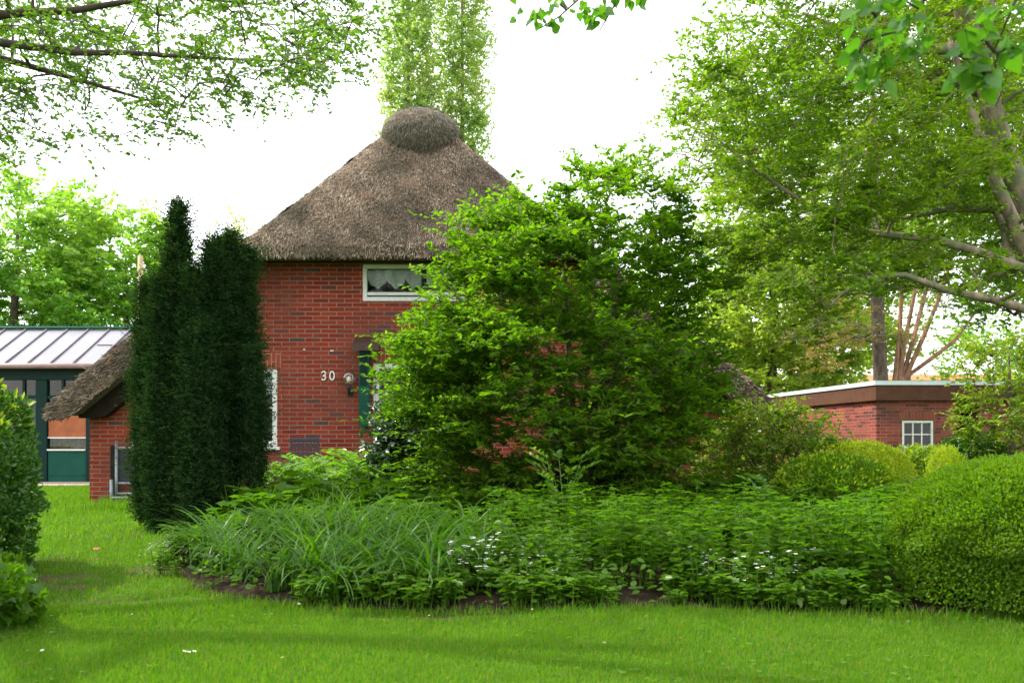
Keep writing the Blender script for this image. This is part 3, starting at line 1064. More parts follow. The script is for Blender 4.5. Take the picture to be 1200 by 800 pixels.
DMAX = 5.04
for sgn in (-1, 1):
    dg = np.linspace(0, DMAX, 46)
    zt = top_z(dg)
    ys = np.where(zt > EZ, hip_y(zt), VY)
    back = np.where(zt > EZ, 25.9 - .0 * zt, 25.9)
    tt = np.linspace(0, 1, 60) ** 1.6
    G = np.empty((46, 60, 3))
    G[..., 0] = XC + sgn * dg[:, None]
    G[..., 1] = ys[:, None] + (back - ys)[:, None] * tt[None]
    G[..., 2] = zt[:, None]
    G[..., 2] += lump(G, .018)
    tb.add(G.reshape(-1, 3), grid_faces(G), True)
    # verge: the thick cut edge, then the underside
    sel = zt <= EZ + .02
    de = dg[sel]; ze = zt[sel]
    rows = []
    for q, z, i in zip(de, ze, np.where(sel)[0]):
        topv = G[i, 0]
        end = max(0, (q - 4.62) / (DMAX - 4.62))
        lowz = max(z - .41, 1.235 + .03 * end) if q > 4.5 else z - .41
        rows.append([tuple(topv), (topv[0], VY - .035, topv[2] * .8 + lowz * .2), (topv[0], VY - .01, topv[2] * .35 + lowz * .65), (topv[0], VY + .07, lowz), (topv[0], 25.9, lowz)])
    A = np.array(rows)
    tb.add(A.reshape(-1, 3), grid_faces(A), True)
    # the eave end
    e = G[-1]
    E = np.stack([e, np.stack([np.full(60, XC + sgn * 4.9), e[:, 1], np.full(60, 1.245)], 1)], 0)
    tb.add(E.reshape(-1, 3), grid_faces(E), True)
# the half hip
zz = np.linspace(EZ, AZ, 30)
dz_ = np.interp(-zz, -PZ, PDX)
G = np.empty((30, 50, 3))
uu = np.linspace(-1, 1, 50)
G[..., 0] = XC + dz_[:, None] * uu[None]
G[..., 1] = hip_y(zz)[:, None] - .10 * (1 - np.abs(uu) ** 4)[None] * np.sin(np.linspace(0, math.pi, 30))[:, None]
G[..., 2] = zz[:, None]
G[..., 1] += lump(G, .02)
hipG = G.copy()
tb.add(G.reshape(-1, 3), grid_faces(G), True)
# rounded eave lip of the hip
w0 = dz_[0]
rows = [G[0]]
for dy, dz2 in ((-.03, -.06), (-.02, -.13), (.04, -.19), (.48, -.16)):
    q = G[0].copy(); q[:, 1] += dy; q[:, 2] += dz2 + rng.normal(0, .006, 50) * (dy < .3)
    rows.append(q)
Lp = np.array(rows)
tb.add(Lp.reshape(-1, 3), grid_faces(Lp), True)
roof = tb.build('thatched_roof', M['thatch'], house, HB)


def straw_geo(P, D, Nn, L, W, lift):
    D = unit(D + Nn * lift[:, None])
    S = unit(np.cross(Nn, D)); n = len(P)
    V = np.empty((n, 4, 3))
    V[:, 0] = P - S * (W / 2)[:, None]; V[:, 1] = P + S * (W / 2)[:, None]
    e = P + D * L[:, None]
    V[:, 2] = e + S * (W / 3)[:, None]; V[:, 3] = e - S * (W / 3)[:, None]
    b_ = (np.arange(n) * 4)[:, None]
    return V.reshape(-1, 3), b_ + np.array([0, 1, 2, 3])[None]


geos = []
# on the hip
n = 130000
u, v = rng.random(n), np.sqrt(rng.random(n))
z = AZ - (AZ - EZ) * v
dw = np.interp(-z, -PZ, PDX)
xx = XC + dw * (u * 2 - 1) * 1.0
yy = hip_y(z) - .10 * (1 - np.abs(u * 2 - 1) ** 4) * np.sin((z - EZ) / (AZ - EZ) * math.pi)
P = np.stack([xx, yy, z], 1)
P[:, 1] += lump(P, .02)
dn = unit(np.array([0, HY - AY, EZ - AZ]))
nn_ = unit(np.array([0, -(AZ - EZ), (AY - HY)]))
D = dn + rvec(n, (.22, .1, .12)); D[:, 0] += (u * 2 - 1) * .25
geos.append(straw_geo(P, D, np.tile(nn_, (n, 1)) + rvec(n, (.2, .1, .2)), rng.uniform(.03, .10, n), rng.uniform(.003, .010, n), rng.uniform(.06, .42, n)))
# fringe along the hip eave
n = 5000
u = rng.random(n)
P = np.stack([XC + w0 * (u * 2 - 1), HY - .02 + rng.uniform(-.01, .05, n), EZ - rng.uniform(0, .17, n)], 1)
D = np.array([0, -.35, -1.0]) + rvec(n, (.3, .3, .25))
geos.append(straw_geo(P, D, np.tile([0, -1.0, .3], (n, 1)) + rvec(n, (.3, .3, .3)), rng.uniform(.03, .075, n), rng.uniform(.006, .016, n), rng.uniform(0, .3, n)))
# side slopes near the front, and the cut verges
for sgn in (-1, 1):
    n = 45000
    d = (DMAX - .09) * np.sqrt(rng.random(n)); z = top_z(d)
    y0 = np.where(z > EZ, hip_y(z), VY)
    y = y0 + (rng.random(n) ** 2) * 6.0
    P = np.stack([XC + sgn * d, y, z], 1)
    P[:, 2] += lump(P, .018)
    D = np.array([sgn * .76, -.05, -.66]) + rvec(n, (.12, .25, .12))
    geos.append(straw_geo(P, D, np.tile([sgn * .66, 0, .76], (n, 1)) + rvec(n, (.2, .2, .2)), rng.uniform(.05, .14, n), rng.uniform(.004, .014, n), rng.uniform(.05, .32, n)))
    n = 12000
    d = rng.uniform(2.45, DMAX - .1, n); z = top_z(d)
    P = np.stack([XC + sgn * d, np.full(n, VY - .02), np.maximum(z - rng.random(n) * .41, 1.24)], 1)
    D = np.array([sgn * .70, -.30, -.62]) + rvec(n, (.25, .2, .25))
    geos.append(straw_geo(P, D, np.tile([0, -1.0, .2], (n, 1)) + rvec(n, (.3, .2, .3)), rng.uniform(.04, .12, n), rng.uniform(.006, .018, n), rng.uniform(.05, .45, n)))
so_ = leaf_object('straw', geos, M['straw'], roof, HB)
so_["kind"] = "stuff"

# ridge cap
cb = MB()
cc = np.array([XC + .02, 14.96, 5.37])
v, f = [], []
nu, nv = 26, 34
for i in range(nu + 1):
    ph = math.pi * i / nu
    for j in range(nv):
        th = 2 * math.pi * j / nv
        sx_, sz_ = math.cos(th), math.sin(th)
        pw = lambda q, e: math.copysign(abs(q) ** e, q)
        rx = .55; rz = (.335 if sz_ > 0 else .40)
        a_ = math.sin(ph)
        x_ = cc[0] + rx * sx_ * a_
        z_ = cc[2] + rz * sz_ * abs(sz_) ** .22 * a_
        y_ = cc[1] - .58 * math.cos(ph) if ph < math.pi / 2 else cc[1] + (-math.cos(ph)) * 10.4
        dd = lump(np.array([x_, y_, z_]), .014)
        v.append((x_, y_ - float(dd), z_ + float(dd)))
for i in range(nu):
    for j in range(nv):
        j2 = (j + 1) % nv
        f.append((i * nv + j, i * nv + j2, (i + 1) * nv + j2, (i + 1) * nv + j))
cb.add(v, f, True)
cap = cb.build('ridge_cap', M['thatch'], roof, HB)
n = 16000
th = rng.uniform(0, 2 * math.pi, n); ph = np.arccos(rng.uniform(0.0, 1, n))
sx_, sz_ = np.cos(th), np.sin(th)
P = np.stack([cc[0] + .55 * sx_ * np.sin(ph), cc[1] - .58 * np.cos(ph), cc[2] + np.where(sz_ > 0, .335, .40) * sz_ * np.abs(sz_) ** .22 * np.sin(ph)], 1)
Nn = unit((P - cc) / np.array([.34, .12, .15]))
D = unit(np.cross(np.cross(Nn, np.tile([0, 0, -1.0], (n, 1))), Nn) + rvec(n, (.5, .3, .3)))
n2 = 5000
th2 = rng.uniform(.1, math.pi - .1, n2)
P2 = np.stack([cc[0] + .54 * np.cos(th2), cc[1] + rng.random(n2) ** 1.5 * 6, cc[2] + .325 * np.sin(th2)], 1)
N2 = unit(np.stack([np.cos(th2) / .57, np.zeros(n2), np.sin(th2) / .39], 1))
D2 = unit(np.stack([np.cos(th2), np.full(n2, -.2), -np.abs(np.cos(th2)) - .1], 1) + rvec(n2, (.3, .3, .3)))
so_ = leaf_object('straw', [straw_geo(P, D, Nn, rng.uniform(.03, .08, n), rng.uniform(.004, .010, n), rng.uniform(.02, .25, n)),
                            straw_geo(P2, D2, N2, rng.uniform(.03, .08, n2), rng.uniform(.005, .011, n2), rng.uniform(.02, .2, n2))], M['straw_moss'], cap, HB)
so_["kind"] = "stuff"

# ------------------------------------------------------------------ green garden room behind, left
GYF = 21.2
GB = (-9.8, GYF, 0)
gr = empty('garden_room', GB, 'dark green garden room with a pale ribbed lean-to roof left of the house', 'garden room')
def gxw(p): return (p - 600) * GYF / FPX
def gzw(p): return EYE + (HOR - p) * GYF / FPX
GX0, GX1 = -14.2, -6.05
fr = MB()
fr.box(GX0, GX1, GYF, GYF + .14, gzw(445), gzw(433), .01)          # header
fr.box(GX0, GX1, GYF + .01, GYF + .12, gzw(467), gzw(463))          # transom
posts = [gxw(-95), gxw(-5), gxw(48.5), gxw(104), gxw(160)]
for p in posts:
    w_ = .12 if abs(p - gxw(48.5)) < .01 else .06
    fr.box(p - w_, p + w_, GYF - .012, GYF + .15, 0, gzw(445) - .002, .01)
for p in (27, 73, -50, 132):
    fr.box(gxw(p) - .025, gxw(p) + .025, GYF + .02, GYF + .11, gzw(463) + .001, gzw(445) - .001)
fr.build('frame', M['dark_green'], gr, GB)
for i in range(len(posts) - 1):
    a, c = posts[i], posts[i + 1]
    wa = .122 if abs(a - gxw(48.5)) < .01 else .062
    wc = .122 if abs(c - gxw(48.5)) < .01 else .062
    pn = MB(); pn.box(a + wa, c - wc, GYF + .02, GYF + .10, .02, gzw(528), .008)
    pn.box(a + wa + .03, c - wc - .03, GYF + .008, GYF + .019, gzw(557), gzw(555))
    pn.build('panel', M['green_paint'], gr, GB)
    sl = MB(); sl.box(a + wa, c - wc, GYF - .03, GYF + .08, gzw(528) + .002, gzw(526), .004)
    sl.box(a + wa, c - wc, GYF + .012, GYF + .06, gzw(513.5), gzw(512), .002)
    sl.build('glazing_bar', M['white_paint'], gr, GB)
    gl = MB(); gl.add([(a + wa, GYF + .064, gzw(526)), (c - wc, GYF + .064, gzw(526)), (c - wc, GYF + .064, gzw(445)), (a + wa, GYF + .064, gzw(445))], [(0, 1, 2, 3)])
    gl.build('pane', M['glass'], gr, GB)
    bl = MB(); bl.box(a + wa + .01, c - wc - .01, GYF + .03, GYF + .045, gzw(512), gzw(487), .004)
    if i == 2:
        bl.build('blind', M['orange_blind'], gr, GB)  # plain orange sheet just in front of one pane
    st = MB(); st.box(a + wa + .01, c - wc - .01, GYF + .25, GYF + .262, gzw(526) + .01, gzw(512) - .01)
    st.build('screen', M['straw_blind'], gr, GB)  # painted reflection of the grass, a sheet behind the glass
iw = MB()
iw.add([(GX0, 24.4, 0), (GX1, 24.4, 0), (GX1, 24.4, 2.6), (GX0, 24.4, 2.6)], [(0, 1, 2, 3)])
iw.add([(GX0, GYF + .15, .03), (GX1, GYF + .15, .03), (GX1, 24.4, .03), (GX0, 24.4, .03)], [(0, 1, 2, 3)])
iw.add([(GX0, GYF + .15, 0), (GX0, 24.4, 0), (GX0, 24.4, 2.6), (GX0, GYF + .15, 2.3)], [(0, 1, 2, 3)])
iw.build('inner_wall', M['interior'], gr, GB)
# roof
RY2, RZ1, RZ2 = 22.9, gzw(428) + .02, 3.36
rs = MB()
rs.add([(GX0, GYF - .22, RZ1), (GX1, GYF - .22, RZ1), (GX1, RY2, RZ2), (GX0, RY2, RZ2), (GX0, GYF - .22, RZ1 - .03), (GX1, GYF - .22, RZ1 - .03), (GX1, RY2, RZ2 - .03), (GX0, RY2, RZ2 - .03)],
       [(0, 1, 2, 3), (7, 6, 5, 4), (0, 4, 5, 1), (1, 5, 6, 2), (2, 6, 7, 3), (3, 7, 4, 0)])
rs.add([(GX0, RY2 + .02, RZ2), (GX1, RY2 + .02, RZ2), (GX1, 24.6, 2.55), (GX0, 24.6, 2.55)], [(0, 1, 2, 3)])
ro = rs.build('roof', M['roof_sheet'], gr, GB)
x = GX0 + .1
while x < GX1:
    r_ = MB()
    r_.tube([(x, GYF - .23, RZ1 + .015), (x, RY2 - .02, RZ2 + .015)], .019, 6)
    r_.build('roof_bar', M['roof_bar'], ro, GB)
    x += .465
gt = MB(); gt.tube([(GX0, GYF - .29, RZ1 - .05), (GX1, GYF - .29, RZ1 - .05)], .055, 10); gt.build('gutter', M['gutter'], gr, GB)
rc = MB(); rc.box(GX0, GX1, RY2 - .06, RY2 + .06, RZ2 + .02, RZ2 + .06, .01)
x = GX0
while x < GX1:
    rc.add([(x, RY2, RZ2 + .058), (x + .07, RY2, RZ2 + .058), (x + .035, RY2, RZ2 + .12), (x, RY2 + .015, RZ2 + .058), (x + .07, RY2 + .015, RZ2 + .058), (x + .035, RY2 + .015, RZ2 + .12)],
           [(0, 1, 2), (3, 5, 4), (0, 2, 5, 3), (1, 4, 5, 2)])
    x += .085
rc.build('ridge_crest', M['green_paint'], gr, GB)
vt = MB(); vt.box(-8.9, -8.2, 21.95, 22.03, 2.86, 2.94, .01); vt.build('roof_vent', M['brown_hood'], gr, GB)

# ------------------------------------------------------------------ brick shed, right
SY = 18.75
SB = (9.0, 20.5, -.28)
shed = empty('brick_shed', SB, 'low flat roofed brick shed with brown fascia and small white window', 'shed')
def sxw(p): return (p - 600) * SY / FPX
def szw(p): return EYE + (HOR - p) * SY / FPX
SX0, SXM, SXD, SX1 = sxw(1027), sxw(1121), sxw(1150), 12.6
ST = szw(468) + .01
hole = (sxw(1057), sxw(1094), szw(525), szw(492.5))
w_ = wall_with_holes([(SX0, -.35), (SXM, -.35), (SXM, ST), (SX0, ST)], [hole], SY, .2)
w_.add([(SX0, SY, -.35), (SX0, SY, ST), (SX0 - .55, 25.2, ST), (SX0 - .55, 25.2, -.35)], [(0, 1, 2, 3)])
w_.add([(SXM, SY, -.35), (SXM, SY + 1.6, -.35), (SXM, SY + 1.6, ST), (SXM, SY, ST)], [(0, 1, 2, 3)])
w_.add([(SXD, SY + 1.2, -.35), (SXD, SY + .1, -.35), (SX1, SY + .1, -.35), (SX1, SY + .1, ST), (SXD, SY + .1, ST), (SXD, SY + 1.2, ST)], [(1, 2, 3, 4), (0, 1, 4, 5)])
w_.add([(SX1, SY + .1, -.35), (SX1, 25.2, -.35), (SX1, 25.2, ST), (SX1, SY + .1, ST)], [(0, 1, 2, 3)])
w_.add([(SX0 - .55, 25.2, -.35), (SX1, 25.2, -.35), (SX1, 25.2, ST), (SX0 - .55, 25.2, ST)], [(0, 1, 2, 3)])
w_.build('wall', M['brick_shed'], shed, SB)
dd = MB(); dd.box(SXM + .01, SXD + 1.2, SY + 1.22, SY + 1.28, -.28, ST - .02); dd.build('door', M['dark_wood'], shed, SB)  # dark sheet standing in for the shade inside the open doorway
s = MB(); s.box(hole[0] - .06, hole[1] + .06, SY - .005, SY + .02, hole[3] + .004, hole[3] + .16); s.build('lintel_course', M['brick_soldier'], shed, SB)
window('window', hole, shed, SB, SY - .008, M['white_paint'], 3, 2, .045)
fx0, fy0 = SX0 - .06, SY - .14
def slab(z0, z1, g):
    mb = MB()
    a = (fx0 - g, fy0 - g); b_ = (SX1 + .1 + g, fy0 - g + .12); c_ = (SX1 + .1 + g, 25.4); d_ = (fx0 - .57 - g, 25.4)
    q = [a, b_, c_, d_]
    mb.add([(x, y, z0) for x, y in q] + [(x, y, z1) for x, y in q], [(0, 1, 2, 3)[::-1], (4, 5, 6, 7), (0, 1, 5, 4), (1, 2, 6, 5), (2, 3, 7, 6), (3, 0, 4, 7)])
    return mb
ZT, ZM, ZB = szw(446.5), szw(451.5), szw(469)
slab(ZB, ZM, 0).build('fascia', M['brown_fascia'], shed, SB)
slab(ZM + .002, ZT, .025).build('roof_trim', M['metal_trim'], shed, SB)
slab(ZT + .002, ZT + .015, -.05).build('roof', M['roof_felt'], shed, SB)

# far tiled house behind the shed
FB = (24.0, 46.0, -.28)
fh = empty('far_house', FB, 'distant house with an orange tiled roof just behind the shed', 'house')
f = MB(); f.box(17.5, 34, 46, 53, -.3, 2.6); f.build('wall', M['render_wall'], fh, FB)
f = MB(); f.add([(17, 45.6, 2.5), (34.5, 45.6, 2.5), (34.5, 49.5, 4.05), (17, 49.5, 4.05), (17, 53.4, 2.5), (34.5, 53.4, 2.5)], [(0, 1, 2, 3), (3, 2, 5, 4), (0, 3, 4), (1, 5, 2)])
f.build('roof', M['orange_tile'], fh, FB)
f = MB(); f.box(20, 21, 45.97, 45.995, .7, 1.8); f.build('window', M['glass'], fh, FB)

# ------------------------------------------------------------------ small things by the house
# lattice backed garden chair
CB = (wx(352.5) * 13.7 / 14.4, 13.75, 0.0)
ch = empty('garden_chair', CB, 'dark grey plastic garden chair with a lattice back against the brick wall', 'chair')
def chb(mb): return mb
cw, top = .20, .925
b_ = MB()
b_.box(-cw, cw, .18, .20, top - .05, top, .008); b_.box(-cw, cw, .18, .20, .44, .48, .008)
b_.box(-cw, -cw + .035, .179, .201, .44, top, .008); b_.box(cw - .035, cw, .179, .201, .44, top, .008)
for i in range(1, 9):
    x_ = -cw + .035 + (2 * cw - .07) * i / 9
    b_.box(x_ - .008, x_ + .008, .183, .197, .48, top - .05)
for i in range(1, 10):
    z_ = .48 + (top - .05 - .48) * i / 10
    b_.box(-cw + .035, cw - .035, .186, .194, z_ - .006, z_ + .006)
b_.build('backrest', M['grey_plastic'], ch)
b_ = MB(); b_.box(-.22, .22, -.24, .19, .40, .435, .012); b_.build('seat', M['grey_plastic'], ch)
for sx_ in (-1, 1):
    for sy_ in (-1, 1):
        b_ = MB(); b_.tube([(sx_ * .19, -.02 + sy_ * .19, .40), (sx_ * .22, -.02 + sy_ * .23, 0)], [.022, .017], 8); b_.build('leg', M['grey_plastic'], ch)
    b_ = MB(); b_.tube([(sx_ * .22, .19, .66), (sx_ * .235, -.1, .655), (sx_ * .23, -.22, .63), (sx_ * .21, -.21, .42)], .018, 8); b_.build('armrest', M['grey_plastic'], ch)

# folded aluminium chair leaning against the left wing
def ly(x, y, Y=13.9): return px(x, y, Y)
LB = tuple(px(143, 588, 13.9)); LB = (LB[0], LB[1], 0.0)
fc = empty('folding_chair', LB, 'folded aluminium chair with dark fabric leaning on the wall beside the yew', 'chair')
t_ = MB()
def q(x, y, Y): return tuple(np.array(px(x, y, Y)) - np.array(LB))
t_.tube([q(136.5, 580, 13.75), q(136.5, 517, 14.15)], .022, 8)
t_.tube([q(171, 580, 13.75), q(171, 517, 14.15)], .022, 8)
t_.tube([q(136.5, 524.5, 14.1), q(171, 524.5, 14.1)], .018, 8)
t_.tube([q(136.5, 566, 13.84), q(171, 566, 13.84)], .018, 8)
t_.tube([q(136.5, 578, 13.76), q(171, 578, 13.76)], .016, 8)
t_.build('frame', M['alu'], fc)
t_ = MB(); t_.tube([q(130.5, 592, 13.62), q(130.5, 562, 13.72)], .022, 8)
t_.tube([q(130.5, 583, 13.64), q(171, 583, 13.64)], .02, 8)
t_.tube([q(172, 592, 13.62), q(172, 562, 13.72)], .022, 8); t_.build('leg_frame', M['alu'], fc)
t_ = MB()
c4 = [q(137.5, 527, 14.11), q(170, 527, 14.11), q(170, 564, 13.88), q(137.5, 564, 13.88)]
c5 = [(a, b2 + .015, c_) for a, b2, c_ in c4]
t_.add(c4 + c5, [(0, 1, 2, 3), (7, 6, 5, 4), (0, 4, 5, 1), (1, 5, 6, 2), (2, 6, 7, 3), (3, 7, 4, 0)])
t_.build('seat_cloth', M['black_cloth'], fc)
# dark plank between chair and wall, and a dark post
PB = (float(px(132, 588, 14.25)[0]), 14.3, 0)
t_ = MB(); t_.box(-.045, .06, -.02, .02, 0, .82, .004)
o = t_.build('wooden_board', M['dark_wood']); o.location = PB
tag(o, 'dark narrow board standing upright against the left wing wall', 'board')
PB = (float(px(156.5, 592, 13.5)[0]), 13.5, 0)
t_ = MB(); t_.tube([(0, 0, -.05), (.004, 0, .35), (0, .01, .9)], [.03, .027, .025], 8); t_.tube([(0, .01, .9), (0, .01, .92)], [.032, .03], 8)
o = t_.build('garden_post', M['black_iron']); o.location = PB
tag(o, 'thin black post in the grass between folded chair and yew', 'post')
# tall pale timber pole
PB = (float(px(164, 500, 19.5)[0]), 19.5, 0)
t_ = MB(); t_.tube([(0, 0, 0), (0, 0, 2.2), (.01, 0, 4.40)], [.062, .055, .05], 10)
o = t_.build('timber_pole', M['wood_pale']); o.location = PB
tag(o, 'tall pale timber pole showing its top behind the yew', 'pole')

# ------------------------------------------------------------------ trees
def tree(name, label, cat, base, wood, C, O, Rr, nt_, nl, L, W, shape, lm, bm, group=None, twig_r=.004, twigs=True, extra=None, rf=.05, crown_name='crown', trunk_name='trunk', **kw):
    root = empty(name, base, label, cat, group)
    la, tw = sprays(C, O, Rr, nt_, nl, L, W, **kw)
    geos = [leaves_geo(*la, shape=shape)]
    if extra is not None:
        geos += extra
    leaf_object(crown_name, geos, lm, root, base)
    mb = grow(wood, C, rf)
    to = mb.build(trunk_name, bm, root, base)
    if twigs:
        V, F = twig_geo(tw, twig_r)
        link('twigs', raw_mesh('twigs', V, [F]), bm, to, base)['kind'] = 'stuff'
    return root


def ground_base(x, y): return (float(x), float(y), float(soil_z(x, y)))


# the big layered shrub in front of the house
CY = 9.7
rows = [(200, 655, 685), (218, 640, 765), (250, 575, 815), (300, 535, 825), (350, 512, 820), (400, 480, 835), (440, 470, 838), (480, 472, 835), (530, 492, 800), (575, 520, 800), (612, 560, 770)]
C, O, Rr = profile_clusters(CY, rows, 420, .80, (.30, 1.0), rs=(.22, .42), minsep=.11)
_ex = np.array([px(rng.uniform(485, 560), rng.uniform(390, 520), rng.uniform(9.0, 9.8)) for _ in range(26)])
C = np.concatenate([C, _ex]); O = np.concatenate([O, np.tile([-.8, -.3, .3], (26, 1))]); Rr = np.concatenate([Rr, rng.uniform(.18, .3, 26)])
B0 = ground_base(.62, CY)
stems = []
for k in range(9):
    a = 2 * math.pi * k / 9 + rng.uniform(-.3, .3)
    s_ = rng.uniform(.5, 1.0)
    ex, ey, ez = .62 + .95 * s_ * math.cos(a), CY + .8 * s_ * math.sin(a), rng.uniform(1.9, 3.1)
    stems.append(([(B0[0] + .10 * math.cos(a), B0[1] + .10 * math.sin(a), B0[2] - .05), (.62 + .25 * s_ * math.cos(a), CY + .22 * s_ * math.sin(a), .9), (.62 + .6 * s_ * math.cos(a), CY + .5 * s_ * math.sin(a), 1.6), (ex, ey, ez)],
                  [.045, .035, .025, .012]))
tree('layered_shrub', 'huge layered bright green shrub hiding the middle of the brick house', 'shrub', B0, stems, C, O, Rr, 15, 18, .060, .032, 'oval', M['lf_centre'], M['bark'],
     rf=.018, flat=.24, droop=.10, jitn=.45, spread=.85, twig_r=.0028)

# the dark columnar yew
YY = 9.9
YB = ground_base((225 - 600) * YY / FPX, YY)
yew = empty('columnar_yew', YB, 'dark columnar yew with two spires standing at the corner of the bed', 'tree')
cols = [  # centre x, rows (py, half width px), depth offset
    (208, [(234, 6), (258, 15), (295, 20), (340, 24), (420, 27), (520, 27), (600, 24), (628, 16)], 0.0),
    (190, [(318, 5), (345, 14), (400, 20), (470, 24), (540, 26), (600, 22), (622, 14)], -.08),
    (226, [(312, 5), (350, 12), (410, 18), (500, 24), (590, 24), (628, 14)], -.18),
    (250, [(275, 9), (292, 17), (340, 20), (420, 22), (520, 24), (590, 22), (626, 14)], .05),
    (270, [(268, 6), (288, 16), (340, 20), (420, 23), (520, 25), (590, 20), (620, 12)], .12),
    (291, [(288, 5), (312, 12), (360, 16), (440, 19), (530, 18), (580, 12)], .22),
    (172, [(324, 9), (345, 15), (400, 18), (470, 22), (540, 23), (600, 16)], .15),
    (299, [(405, 9), (428, 14), (460, 18), (500, 19), (550, 14), (572, 9)], -.05),
    (236, [(372, 6), (400, 18), (500, 30), (590, 32), (630, 20)], -.24),
]
geos, stemmb = [], MB()
for cx, rws, dy in cols:
    zs, xl, xr = prof_world(YY + dy, [(r[0] + 8, cx - max(r[1] * .9 - 8, 1.5), cx + max(r[1] * .9 - 8, 1.5)) for r in rws])
    n = int(620 * (zs[-1] - zs[0]) * (np.mean(xr - xl) + .05) / .35)
    zc = zs[0] + (zs[-1] - zs[0]) * rng.random(n)
    hw = np.interp(zc, zs, (xr - xl) / 2)
    th = rng.uniform(0, 2 * math.pi, n)
    f_ = .62 + .38 * np.sqrt(rng.random(n)); f_ *= (.96 + .14 * np.sin(th * 3 + zc * 5) + .11 * np.sin(zc * 13 + th * 5) + .05 * np.sin(zc * 31 + th * 9))
    X0 = (cx - 600) * (YY + dy) / FPX
    C_ = np.stack([X0 + hw * f_ * np.cos(th), YY + dy + hw * .9 * f_ * np.sin(th), zc], 1)
    O_ = unit(np.stack([np.cos(th), np.sin(th), np.full(n, 1.1)], 1))
    la, tw = sprays(C_, O_, rng.uniform(.06, .125, n) * np.where(rng.random(n) < .08, 1.9, 1.0), 7, 11, .027, .011, flat=1.0, droop=0, up=.2, spread=.5, jitn=1.0, core=.35, tl=(.6, 1.3))
    geos.append(leaves_geo(*la, shape='dia'))
    # inner fill
    n2 = n * 5
    zc = zs[0] + (zs[-1] - zs[0]) * rng.random(n2) * .98
    hw = np.interp(zc, zs, (xr - xl) / 2) * .72 * np.sqrt(rng.random(n2)); th = rng.uniform(0, 2 * math.pi, n2)
    P = np.stack([X0 + hw * np.cos(th), YY + dy + hw * np.sin(th), zc], 1)
    geos.append(leaves_geo(P, rvec(n2) + [0, 0, .5], rvec(n2), rng.uniform(.04, .07, n2), rng.uniform(.015, .03, n2), 'dia'))
    stemmb.tube([(X0 * .6 + YB[0] * .4, YY + dy * .3, 0), (X0, YY + dy, zs[0] + .3), (X0, YY + dy, zs[-1] - .15)], [.045, .035, .008], 8)
leaf_object('foliage', geos, M['lf_yew'], yew, YB)
stemmb.build('trunk', M['bark_red'], yew, YB)

# glossy dark evergreen left of the layered shrub
rows = [(430, 462, 490), (462, 445, 520), (510, 432, 545), (550, 428, 550), (590, 450, 545), (612, 470, 530)]
C, O, Rr = profile_clusters(10.9, rows, 120, .7, (.3, 1.0), rs=(.13, .22))
B0 = ground_base((487 - 600) * 10.9 / FPX, 10.9)
tree('evergreen_bush', 'dark glossy evergreen bush close to the house door', 'bush', B0, [([(B0[0], B0[1], -.05), (B0[0] + .02, B0[1], .5), (B0[0] - .03, B0[1], 1.1)], [.03, .022, .01])], C, O, Rr, 9, 12, .060, .032, 'oval',
     M['lf_ivy'], M['bark_dark'], rf=.012, flat=.7, droop=.2, jitn=.8, twig_r=.003, crown_name='foliage', trunk_name='stem')

# the big leaning tree at the right ----------------------------------
RYD = 9.4
def rp(x, y, Y=RYD): return tuple(px(x, y, Y))
wood = [
    ([rp(1330, 640), rp(1290, 480), rp(1245, 340), rp(1205, 250), rp(1172, 165), rp(1148, 70), rp(1120, -10), rp(1085, -90)], [.18, .15, .125, .112, .10, .088, .075, .05]),
    ([rp(1150, 75), rp(1157, 0, 9.6), rp(1160, -90, 9.8)], [.085, .075, .05]),
    ([rp(1290, 470), rp(1255, 385, 9.2), rp(1205, 300, 9.1), rp(1168, 215, 9.1), rp(1142, 140, 9.1), rp(1105, 20, 9.3)], [.10, .08, .066, .054, .038, .016]),
    ([rp(1265, 395), rp(1210, 318, 9.0), rp(1150, 296, 8.9), rp(1095, 280, 8.8), rp(1050, 276, 8.8), rp(1000, 270, 8.8), rp(960, 250, 8.8), rp(925, 226, 8.8), rp(880, 196, 8.8), rp(835, 158, 8.8)],
     [.065, .045, .038, .034, .031, .027, .022, .017, .012, .006]),
    ([rp(1285, 450), rp(1215, 366, 8.4), rp(1160, 350, 8.3), rp(1110, 340, 8.2), rp(1060, 322, 8.2), rp(1020, 324, 8.2), rp(985, 345, 8.2), rp(960, 375, 8.2)], [.055, .042, .035, .029, .023, .016, .010, .005]),
    ([rp(1150, 70), rp(1120, 57, 9.2), rp(1085, 58, 9.0), rp(1058, 70, 8.9), rp(1025, 58, 8.8), rp(985, 35, 8.8), rp(940, 15, 8.8)], [.07, .052, .045, .04, .034, .026, .014]),
    ([rp(1185, 320, 9.1), rp(1180, 270, 9.3), rp(1165, 245, 9.5), rp(1110, 245, 9.6), rp(1060, 256, 9.7)], [.06, .05, .04, .03, .015]),
    ([rp(1160, 110), rp(1090, 92, 9.8), rp(1030, 80, 10), rp(960, 70, 10.2), rp(890, 66, 10.4)], [.06, .045, .034, .024, .012]),
]
Cs, Os, Rs = [], [], []
def add_cl(n, xr_, yr_, Yr, rs, bias=None):
    k = 0
    while k < n:
        x_, y_ = rng.uniform(*xr_), rng.uniform(*yr_)
        if bias and rng.random() > bias(x_, y_):
            continue
        Y_ = rng.uniform(*Yr)
        Cs.append(px(x_, y_, Y_)); o = np.array([-.6, rng.uniform(-.5, .5), .1]); Os.append(o / np.linalg.norm(o)); Rs.append(rng.uniform(*rs)); k += 1
def edge_bias(x, y):
    # crown outline: leaves the sky free at the upper left
    lim = 830 - max(0, (y - 10)) * .55 if y < 130 else 765 + max(0, y - 230) * .45
    return 0.0 if x < lim else min(1.0, (x - lim) / 90 + .12)
